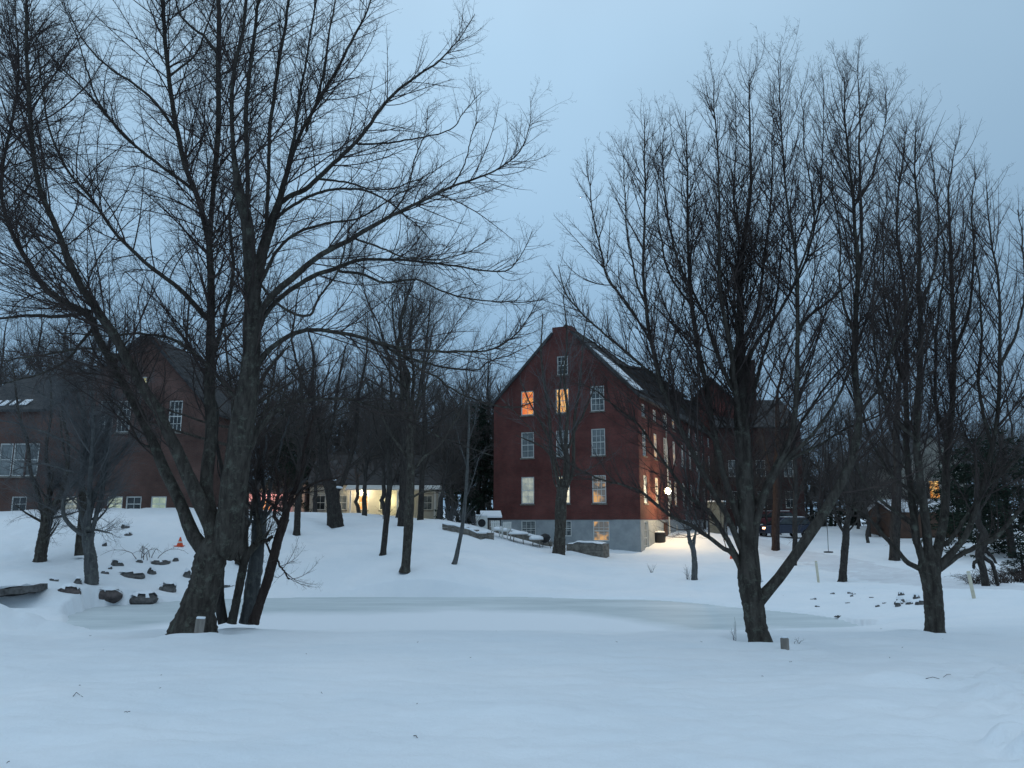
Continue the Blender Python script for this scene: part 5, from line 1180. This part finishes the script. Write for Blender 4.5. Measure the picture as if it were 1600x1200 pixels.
# utility cabinet right of the house
u0 = at(1124, 60)
ub = empty('utility_cabinet', u0, ANG, 'tall grey-green utility cabinet with snow on its flat top right of the brick house', 'cabinet')
mb = MB(); mb.cbox((0, 0, -.3), 1.25, 1.1, 2.65); mb.build('body', M_green, ub, bevel=.03)
mb = MB(); mb.cbox((0, 0, 2.36), 1.34, 1.2, .06); mb.build('lid', M_green, ub)
mb = MB(); mb.cbox((0, 0, 2.425), 1.28, 1.12, .10); mb.build('snow_cap', M_snow, ub, bevel=.04)
for s_ in (-1, 1):
    mb = MB(); mb.cbox((s_ * .30, -.56, .1), .54, .03, 1.9); mb.build('door', M_green, ub, bevel=.008)
hb = np.array([B0[0], B0[1], 0.])
def local(px, d, lift=0): return at(px, d, lift)
# dark bin under the lamp
bn = empty('bin', at(1032, 56.3), 0, 'squat dark bin with snow on its lid beside the basement wall', 'bin')
mb = MB(); mb.lathe((0, 0, 0), [(.38, -.1), (.42, .1), (.44, .55), (.46, .58), (.46, .64), (.40, .68)], 20); mb.build('body', M_dark, bn, smooth=False)
mb = MB(); mb.lathe((0, 0, .68), [(.40, .0), (.38, .06), (.22, .10), (.02, .11)], 20); mb.build('snow_cap', M_snow, bn, smooth=True)
# stone planter in front of the gable
pl = empty('stone_planter', at(919, 48.6), ANG, 'low stone planter heaped with snow right of the bare tree by the gable', 'planter')
def stones(name, parent, L, Wd, Hh, seed, material, rowh=.2, z0=-.35):
    rng = random.Random(seed); mb = MB(); z = z0; r_ = 0
    while z < Hh - .02:
        hh_ = min(rowh * rng.uniform(.8, 1.2), Hh - z)
        for (ax, ln, fy) in ((0, L, -Wd / 2), (0, L, Wd / 2 - .22), (1, Wd, -L / 2), (1, Wd, L / 2 - .22)):
            a = -ln / 2 + (.22 if ax else 0); e_ = ln / 2 - (.22 if ax else 0)
            while a < e_ - .05:
                w_ = min(rng.uniform(.25, .6), e_ - a); j = rng.uniform(-.02, .03)
                if ax == 0: mb.box((a + .006, fy - j, z + .005), (w_ - .012, 0, 0), (0, .22, 0), (0, 0, hh_ - .01))
                else: mb.box((fy - j, a + .006, z + .005), (.22, 0, 0), (0, w_ - .012, 0), (0, 0, hh_ - .01))
                a += w_
        z += hh_
    return mb.build(name, material, parent)
stones('wall', pl, 2.35, 1.3, .62, 3, M_stone)
mb = MB()
rngp = np.random.default_rng(4)
xs = np.linspace(-1.12, 1.12, 22); ys_ = np.linspace(-.6, .6, 12); XX, YY = np.meshgrid(xs, ys_, indexing='ij')
ZZ = .60 + .14 * (1 - (XX / 1.2) ** 8) * (1 - (YY / .65) ** 6) + .09 * vnoise(XX * 2.2 + 5, YY * 2.2, 3) * (1 - (XX / 1.15) ** 4)
i_ = np.arange(XX.size).reshape(XX.shape)
np_mesh('snow_fill', np.stack([XX, YY, ZZ], -1).reshape(-1, 3), np.stack([i_[:-1, :-1], i_[1:, :-1], i_[1:, 1:], i_[:-1, 1:]], -1).reshape(-1, 4), M_snow, pl)
# long retaining wall left of house, running to the gable
def run_wall(name, pts, h, label, seed, th=.35, cap=.12):
    t = empty(name, (pts[0][0], pts[0][1], 0), 0, label, 'wall'); rng = random.Random(seed); mb = MB(); cp_ = MB(); capr = []
    o0 = np.array([pts[0][0], pts[0][1], 0])
    for a, b in zip(pts[:-1], pts[1:]):
        a = np.array(a, float); b = np.array(b, float); L = np.linalg.norm(b - a); dv = (b - a) / L; nv = np.array([-dv[1], dv[0]])
        s = 0
        while s < L - .05:
            w_ = min(rng.uniform(.35, .8), L - s); p = a + dv * s; zg = gz(*p) - .2; k = 0; zc = zg
            tp = zg + .2 + h * rng.uniform(.85, 1.1)
            while zc < tp - .03:
                hh_ = min(rng.uniform(.14, .24), tp - zc); j = rng.uniform(-.03, .03)
                mb.box(np.array([p[0], p[1], zc]) - o0 + np.r_[nv * j, 0], np.r_[dv * (w_ - .012), 0], np.r_[nv * th, 0], (0, 0, hh_ - .01)); zc += hh_
            capr.append((np.array([p[0], p[1], tp + .004]) - o0, np.r_[nv, 0], cap * rng.uniform(.7, 1.2)))
            s += w_
    for c, nv, hh_ in capr:
        cp_.v += [c - nv * .04, c - nv * .03 + [0, 0, hh_ * .8], c + nv * th * .5 + [0, 0, hh_ * 1.2], c + nv * (th + .03) + [0, 0, hh_ * .8], c + nv * (th + .04)]
    for a in range(len(capr) - 1):
        for b in range(5): cp_.f.append([a * 5 + b, a * 5 + (b + 1) % 5, a * 5 + 5 + (b + 1) % 5, a * 5 + 5 + b])
    mb.build('masonry', M_stone, t); cp_.build('snow_cap', M_snow, t, smooth=True)
    return t
w1 = [at(690, 47)[:2], at(715, 46.4)[:2], at(745, 46)[:2], at(772, 46.3)[:2]]
run_wall('retaining_wall', w1, .38, 'curved low stone wall on the bank left of the red brick house', 21)
w2 = [at(775, 51)[:2], at(800, 50.6)[:2], at(830, 50.2)[:2], at(862, 49.8)[:2]]
run_wall('retaining_wall', w2, .38, 'low stone wall of the terrace under the gable windows', 22, cap=.1)
# terrace furniture
def chair(loc, rz, label):
    t = empty('garden_chair', loc, rz, label, 'chair'); mb = MB()
    mb.cbox((0, 0, .40), .58, .55, .05); mb.build('seat', M_white, t, bevel=.01)
    mb = MB()
    for k in range(5): mb.box((-.27 + k * .115, .24, .45), (.09, 0, 0), (0, .03, 0), (0, .10, .55))
    mb.box((-.29, .30, .85), (.58, 0, 0), (0, .04, 0), (0, .01, .06)); mb.build('backrest', M_white, t)
    for sx in (-1, 1):
        for sy in (-1, 1):
            mb = MB(); mb.cbox((sx * .26, sy * .24, -.1), .05, .05, .5); mb.build('leg', M_white, t)
        mb = MB(); mb.cbox((sx * .30, 0, .62), .07, .6, .03); mb.cbox((sx * .30, -.25, .40), .04, .04, .22); mb.build('armrest', M_white, t)
    mb = MB(); mb.lathe((0, 0, .45), [(.26, 0), (.27, .06), (.22, .13), (.1, .17), (.01, .18)], 16); mb.build('snow_cap', M_snow, t, smooth=True)
chair(at(776, 47.4), .3, 'pale slatted garden chair heaped with snow at the left end of the terrace')
chair(at(789, 47.9), -.4, 'pale slatted garden chair heaped with snow beside the snowy table')
def round_table(loc, r, h, label, sn_=.16):
    t = empty('garden_table', loc, 0, label, 'table')
    mb = MB(); mb.lathe((0, 0, h - .04), [(r * .96, 0), (r, .01), (r, .035), (r * .97, .04)], 24); mb.build('tabletop', M_wood, t)
    for k in range(4):
        a = math.pi / 4 + k * math.pi / 2; mb = MB(); mb.tube([(r * .7 * math.cos(a), r * .7 * math.sin(a), -.1), (r * .6 * math.cos(a), r * .6 * math.sin(a), h - .04)], [.025, .025], 6); mb.build('leg', M_wood, t)
    mb = MB(); mb.lathe((0, 0, h), [(r * .97, 0), (r * .98, sn_ * .5), (r * .8, sn_ * .9), (r * .4, sn_ * 1.15), (.02, sn_ * 1.2)], 24); mb.build('snow_cap', M_snow, t, smooth=True)
round_table(at(810, 47.6), .62, .5, 'low round garden table under a dome of snow')
gr = empty('kettle_grill', at(852, 47.8), 0, 'dark kettle grill with snow piled against it left of the bare tree', 'grill')
mb = MB(); mb.lathe((0, 0, .55), [(.05, -.30), (.25, -.2), (.33, -.02), (.34, 0), (.33, .04), (.24, .2), (.05, .27)], 18); mb.build('bowl', M_dark, gr, smooth=True)
for k in range(3):
    a = k * 2.094; mb = MB(); mb.tube([(.18 * math.cos(a), .18 * math.sin(a), .35), (.36 * math.cos(a), .36 * math.sin(a), -.1)], [.015, .015], 6); mb.build('leg', M_dark, gr)
round_table(at(838, 47.5), .45, .42, 'small garden table under snow between the grill and the low round table', .22)
hut = empty('storage_box', at(766, 53.5), .2, 'dark storage box with a snowy pitched lid against the left corner of the brick house', 'box')
mb = MB(); mb.cbox((0, 0, -.2), 1.3, .8, 1.25); mb.build('body', M_dark, hut, bevel=.02)
mb = MB(); mb.prism([(-.72, -.48, 1.06), (.72, -.48, 1.06), (.72, .05, 1.42), (-.72, .05, 1.42)], (0, 0, .12)); mb.build('lid', M_snow, hut)
for k in range(3):
    mb = MB(); mb.cbox((-.4 + k * .4, -.41, .05), .34, .02, .85); mb.build('panel', M_wood, hut)
hp_ = empty('heat_pump', at(752, 52), .1, 'white slatted outdoor unit left of the dark storage box', 'heat pump')
mb = MB(); mb.cbox((0, 0, -.1), .75, .5, .95); mb.build('casing', M_white, hp_, bevel=.02)
mb = MB(); mb.lathe((0, -.252, .40), [(.26, -.01), (.26, 0)], 20, axis=1); mb.build('fan_grille', M_dark, hp_)
mb = MB(); mb.cbox((0, 0, .855), .78, .52, .1); mb.build('snow_cap', M_snow, hp_, bevel=.03)

# shrubs with bare stems
def shrub(loc, h, w, n, seed, label, material=None, snow_=False, cat='shrub', K=9, dens=1.0, arch=.0, name='bare_shrub'):
    rng = np.random.default_rng(seed)
    a = rng.uniform(0, 6.283, n); s = np.linspace(0, 1, K)[None]; L = rng.uniform(.5, 1.1, n) * h; o_ = rng.uniform(.2, 1, n) * w
    pos = np.empty((n, K, 3)); c = rng.normal(0, w * .12, (n, 2))
    pos[..., 0] = c[:, :1] + np.cos(a)[:, None] * o_[:, None] * s ** 1.3; pos[..., 1] = c[:, 1:] + np.sin(a)[:, None] * o_[:, None] * s ** 1.3
    pos[..., 2] = L[:, None] * (s - arch * s ** 2.5) - .05
    pos += np.cumsum(rng.normal(0, .02 * h, pos.shape), axis=1) * .5
    rad = np.broadcast_to(.011 * max(h, .6) * (1 - s * .75), (n, K))
    b = grow(rng, pos, rad, .12 / dens, .2, ang=(25, 60), lfac=.4, lmin=.08, lmax=.6 * h, rfac=.6, rcap=.006, K=5, up=.04, wob=.14)
    b2 = grow(rng, b[0], b[1], .1 / dens, .2, ang=(25, 60), lfac=.5, lmin=.05, lmax=.3 * h, rfac=.7, rcap=.003, K=3, up=.02, wob=.14)
    V, Q = merge([tubes(pos, rad, 5), tubes(*b, 3), tubes(*b2, 3)])
    o2 = np_mesh(name, V, Q, material or M_twig); o2.location = tuple(float(v) for v in loc)
    return tag(o2, label, cat)
shrub(hit(1018, 895) , .55, .28, 10, 1, 'little dry shrub in the snow below the planter', M_twiggrey)
shrub(at(1074, 37.3), .7, .35, 12, 2, 'dry shrub at the foot of the young forked tree', M_twiggrey)
shrub(P(1147, 1003, 14.6) * np.array([1, 1, 1]), .55, .06, 3, 3, 'thin dry weed stalk left of the low-forking tree', M_twiggrey, dens=.4)
shrub(at(1236, 13.4), .32, .25, 3, 5, 'dry twig leaning over the short dark post', M_twiggrey, dens=.4, arch=.5)
shrub(at(704, 50.5), 1.3, 1.0, 26, 6, 'grey bare shrub above the curved stone wall, nearest its left end', M_twiggrey)
shrub(at(722, 50.8), 1.4, 1.1, 28, 7, 'grey bare shrub above the middle of the curved stone wall', M_twiggrey)
shrub(at(740, 51), 1.1, .8, 22, 8, 'grey bare shrub above the right end of the curved stone wall', M_twiggrey)
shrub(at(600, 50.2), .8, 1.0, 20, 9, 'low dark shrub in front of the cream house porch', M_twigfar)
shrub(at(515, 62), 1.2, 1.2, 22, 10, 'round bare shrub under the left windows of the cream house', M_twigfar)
for k, (px, d, h, w) in enumerate(((1520, 33.5, 1.1, 1.2), (1545, 33, .9, 1.4), (1568, 34, 1.3, 1.3), (1590, 35, 1.5, 1.4), (1610, 34, 1.2, 1.3))):
    shrub(at(px, d), h, w, 34, 20 + k, ['bare brush at the foot of the dead twisted tree', 'bare brush between the dead tree and the low evergreen', 'bare brush just left of the low evergreen', 'bare brush at the right edge behind the low evergreen', 'bare brush cut by the right edge'][k], M_twig, arch=.6, dens=1.2)
le = conifer(at(1597, 35.5), cd2, 'low spreading evergreen at the right edge above the drive', 1.0, (.55, .55, .22), proto=c2)
shrub(at(352, 30), .9, 1.1, 9, 31, 'spray of thin bare twigs over the ice behind the snag', M_twig, arch=.7)
shrub(at(225, 36), 1.6, 1.8, 9, 32, 'arching bare twigs over the rock slope', M_twig, arch=.8)

# orange cone & small red marker
def cone(px, d, h, label):
    t = empty('traffic_cone', at(px, d), 0, label, 'cone'); M_or = mat('orange_plastic', (.75, .10, .03), rough=.5)
    mb = MB(); mb.lathe((0, 0, 0), [(.16, .03), (.14, .06), (.03, h), (.015, h + .01)], 16); mb.build('body', M_or, t, smooth=False)
    mb = MB(); mb.cbox((0, 0, -.02), .42, .42, .05); mb.build('base', M_or, t)
    mb = MB(); mb.lathe((0, 0, 0), [(.115, h * .36), (.088, h * .55)], 16); mb.build('band', M_white, t)
cone(1144, 50, .85, 'orange cone in the snow seen through the fork of the low-forking tree')
cone(279, 38, .42, 'orange cone high on the bank just left of the largest trunk')

# ------------------------------------------------------------------ cars
M_carblue = mat('car_blue', (.015, .022, .045), rough=.25, spec=.6)
M_carred = mat('car_red', (.10, .012, .014), rough=.25, spec=.6)
M_rubber = mat('rubber', (.012, .012, .012), rough=.8)
M_head = mat('headlamp', (.9, .7, .5), emit=(1.0, .55, .3), es=5)
M_tail = mat('tail_lamp', (.5, .02, .02), emit=(1.0, .06, .03), es=2)
def car(px, d, rz, paint, label, pickup=False, lights=True):
    t = empty('parked_car', at(px, d), rz, label, 'car')
    L, Wd = 4.7, 1.85
    low = [(-2.35, .45), (-2.3, .85), (-2.1, 1.0), (-1.0, 1.08), (1.9, 1.08), (2.3, .98), (2.35, .6), (2.3, .38), (-2.2, .36)]
    mb = MB(); mb.prism([(x, -Wd / 2, z) for x, z in low], (0, Wd, 0)); mb.build('body', paint, t, bevel=.06)
    if pickup: cab = [(-1.0, 1.07), (-.5, 1.65), (.7, 1.68), (.95, 1.07)]
    else: cab = [(-1.15, 1.07), (-.45, 1.66), (1.7, 1.68), (2.2, 1.07)]
    mb = MB(); mb.prism([(x, -Wd / 2 + .10, z) for x, z in cab], (0, Wd - .2, 0)); mb.build('cabin', paint, t, bevel=.06)
    for sy in (-1, 1):
        y = sy * (Wd / 2 - .096)
        c0, c1 = cab[1], cab[2]
        wn = [(cab[0][0] + .15, 1.12), (c0[0] + .02, 1.58), (c1[0] - .05, 1.6), (cab[3][0] - .2, 1.12)]
        mb = MB(); mb.prism([(x, y, z) for x, z in wn], (0, .012 * sy, 0)); mb.build('side_window', M_glassdark, t)
        for x in (-1.45, 1.45):
            mb = MB(); mb.lathe((x, sy * (Wd / 2 - .1), .34), [(.24, -.11), (.33, -.10), (.34, 0), (.33, .10), (.24, .11)], 20, axis=1); w_ = mb.build('wheel', M_rubber, t, smooth=False)
            mb = MB(); mb.lathe((x, sy * (Wd / 2 - .1), .34), [(.2, -.118), (.2, .118)], 14, axis=1); mb.build('rim', M_white, w_)
        mb = MB(); mb.cbox((-2.30, sy * .68, .72), .12, .34, .16); mb.build('headlight', M_head if lights else M_glassblue, t, bevel=.02)
        mb = MB(); mb.cbox((2.31, sy * .75, .78), .08, .2, .2); mb.build('taillight', M_tail, t)
    mb = MB(); mb.prism([(cab[0][0] - .01, -.75, 1.12), (cab[1][0] - .03, -.68, 1.60), (cab[1][0] - .03, .68, 1.60), (cab[0][0] - .01, .75, 1.12)], (.015, 0, .01)); mb.build('windscreen', M_glassdark, t)
    mb = MB(); mb.cbox(((cab[1][0] + cab[2][0]) / 2, 0, cab[1][1] + .025), (cab[2][0] - cab[1][0]) * .9, Wd * .78, .07); mb.build('snow_cap', M_snow, t, bevel=.03)
    return t
car(1228, 66, .25, M_carblue, 'dark blue car parked behind the trunks on the drive')
car(1208, 73, .2, M_carred, 'dark red car parked behind the dark blue one')

# ------------------------------------------------------------------ litter on the snow
lit = []
rngl = np.random.default_rng(12)
n = 70
d_ = rngl.uniform(5.2, 40, n) ** 1.0; x_ = rngl.uniform(-.62, .62, n) * d_
ok = (pond_sd(x_, d_) < -.3) | True
z_ = ground(x_, d_); keep = pond_sd(x_, d_) < -.2; x_, d_, z_ = x_[keep], d_[keep], z_[keep]
K = 5; m = len(x_); a = rngl.uniform(0, 6.283, m); L = rngl.uniform(.012, .07, m)
pos = np.empty((m, K, 3)); pos[:, 0] = np.stack([x_, d_, z_ + .006], -1)
for k in range(1, K):
    a = a + rngl.normal(0, .5, m)
    pos[:, k] = pos[:, k - 1] + np.stack([np.cos(a) * L / 4, np.sin(a) * L / 4, rngl.normal(0, .004, m)], -1)
V, Q = tubes(pos, np.full((m, K), .0026), 4)
o_ = np_mesh('twig_litter', V, Q, M_twig); tag(o_, 'fallen bits of twig and bark scattered on the snow', 'litter', kind='stuff')
def lone_twig(pts, r, label):
    w = [hit(px, py) + np.array([0, 0, .012 + .02 * (k % 2)]) for k, (px, py) in enumerate(pts)]
    o = w[0].copy(); mb = MB(); mb.tube([p - o for p in w], [r * (1 - .6 * k / len(w)) for k in range(len(w))], 6)
    tag(mb.build('fallen_twig', M_twig, loc=o, smooth=True), label, 'twig')
lone_twig([(1447, 1062), (1458, 1062.5), (1470, 1063), (1480, 1058), (1488, 1055)], .0035, 'long bent twig lying on the snow at the lower right')
lone_twig([(114, 1090), (119, 1087), (126, 1089), (129, 1094)], .0035, 'curled twig lying on the snow at the lower left')
lone_twig([(646, 1152), (650, 1156), (654, 1159)], .004, 'short reddish twig near the bottom edge left of centre')
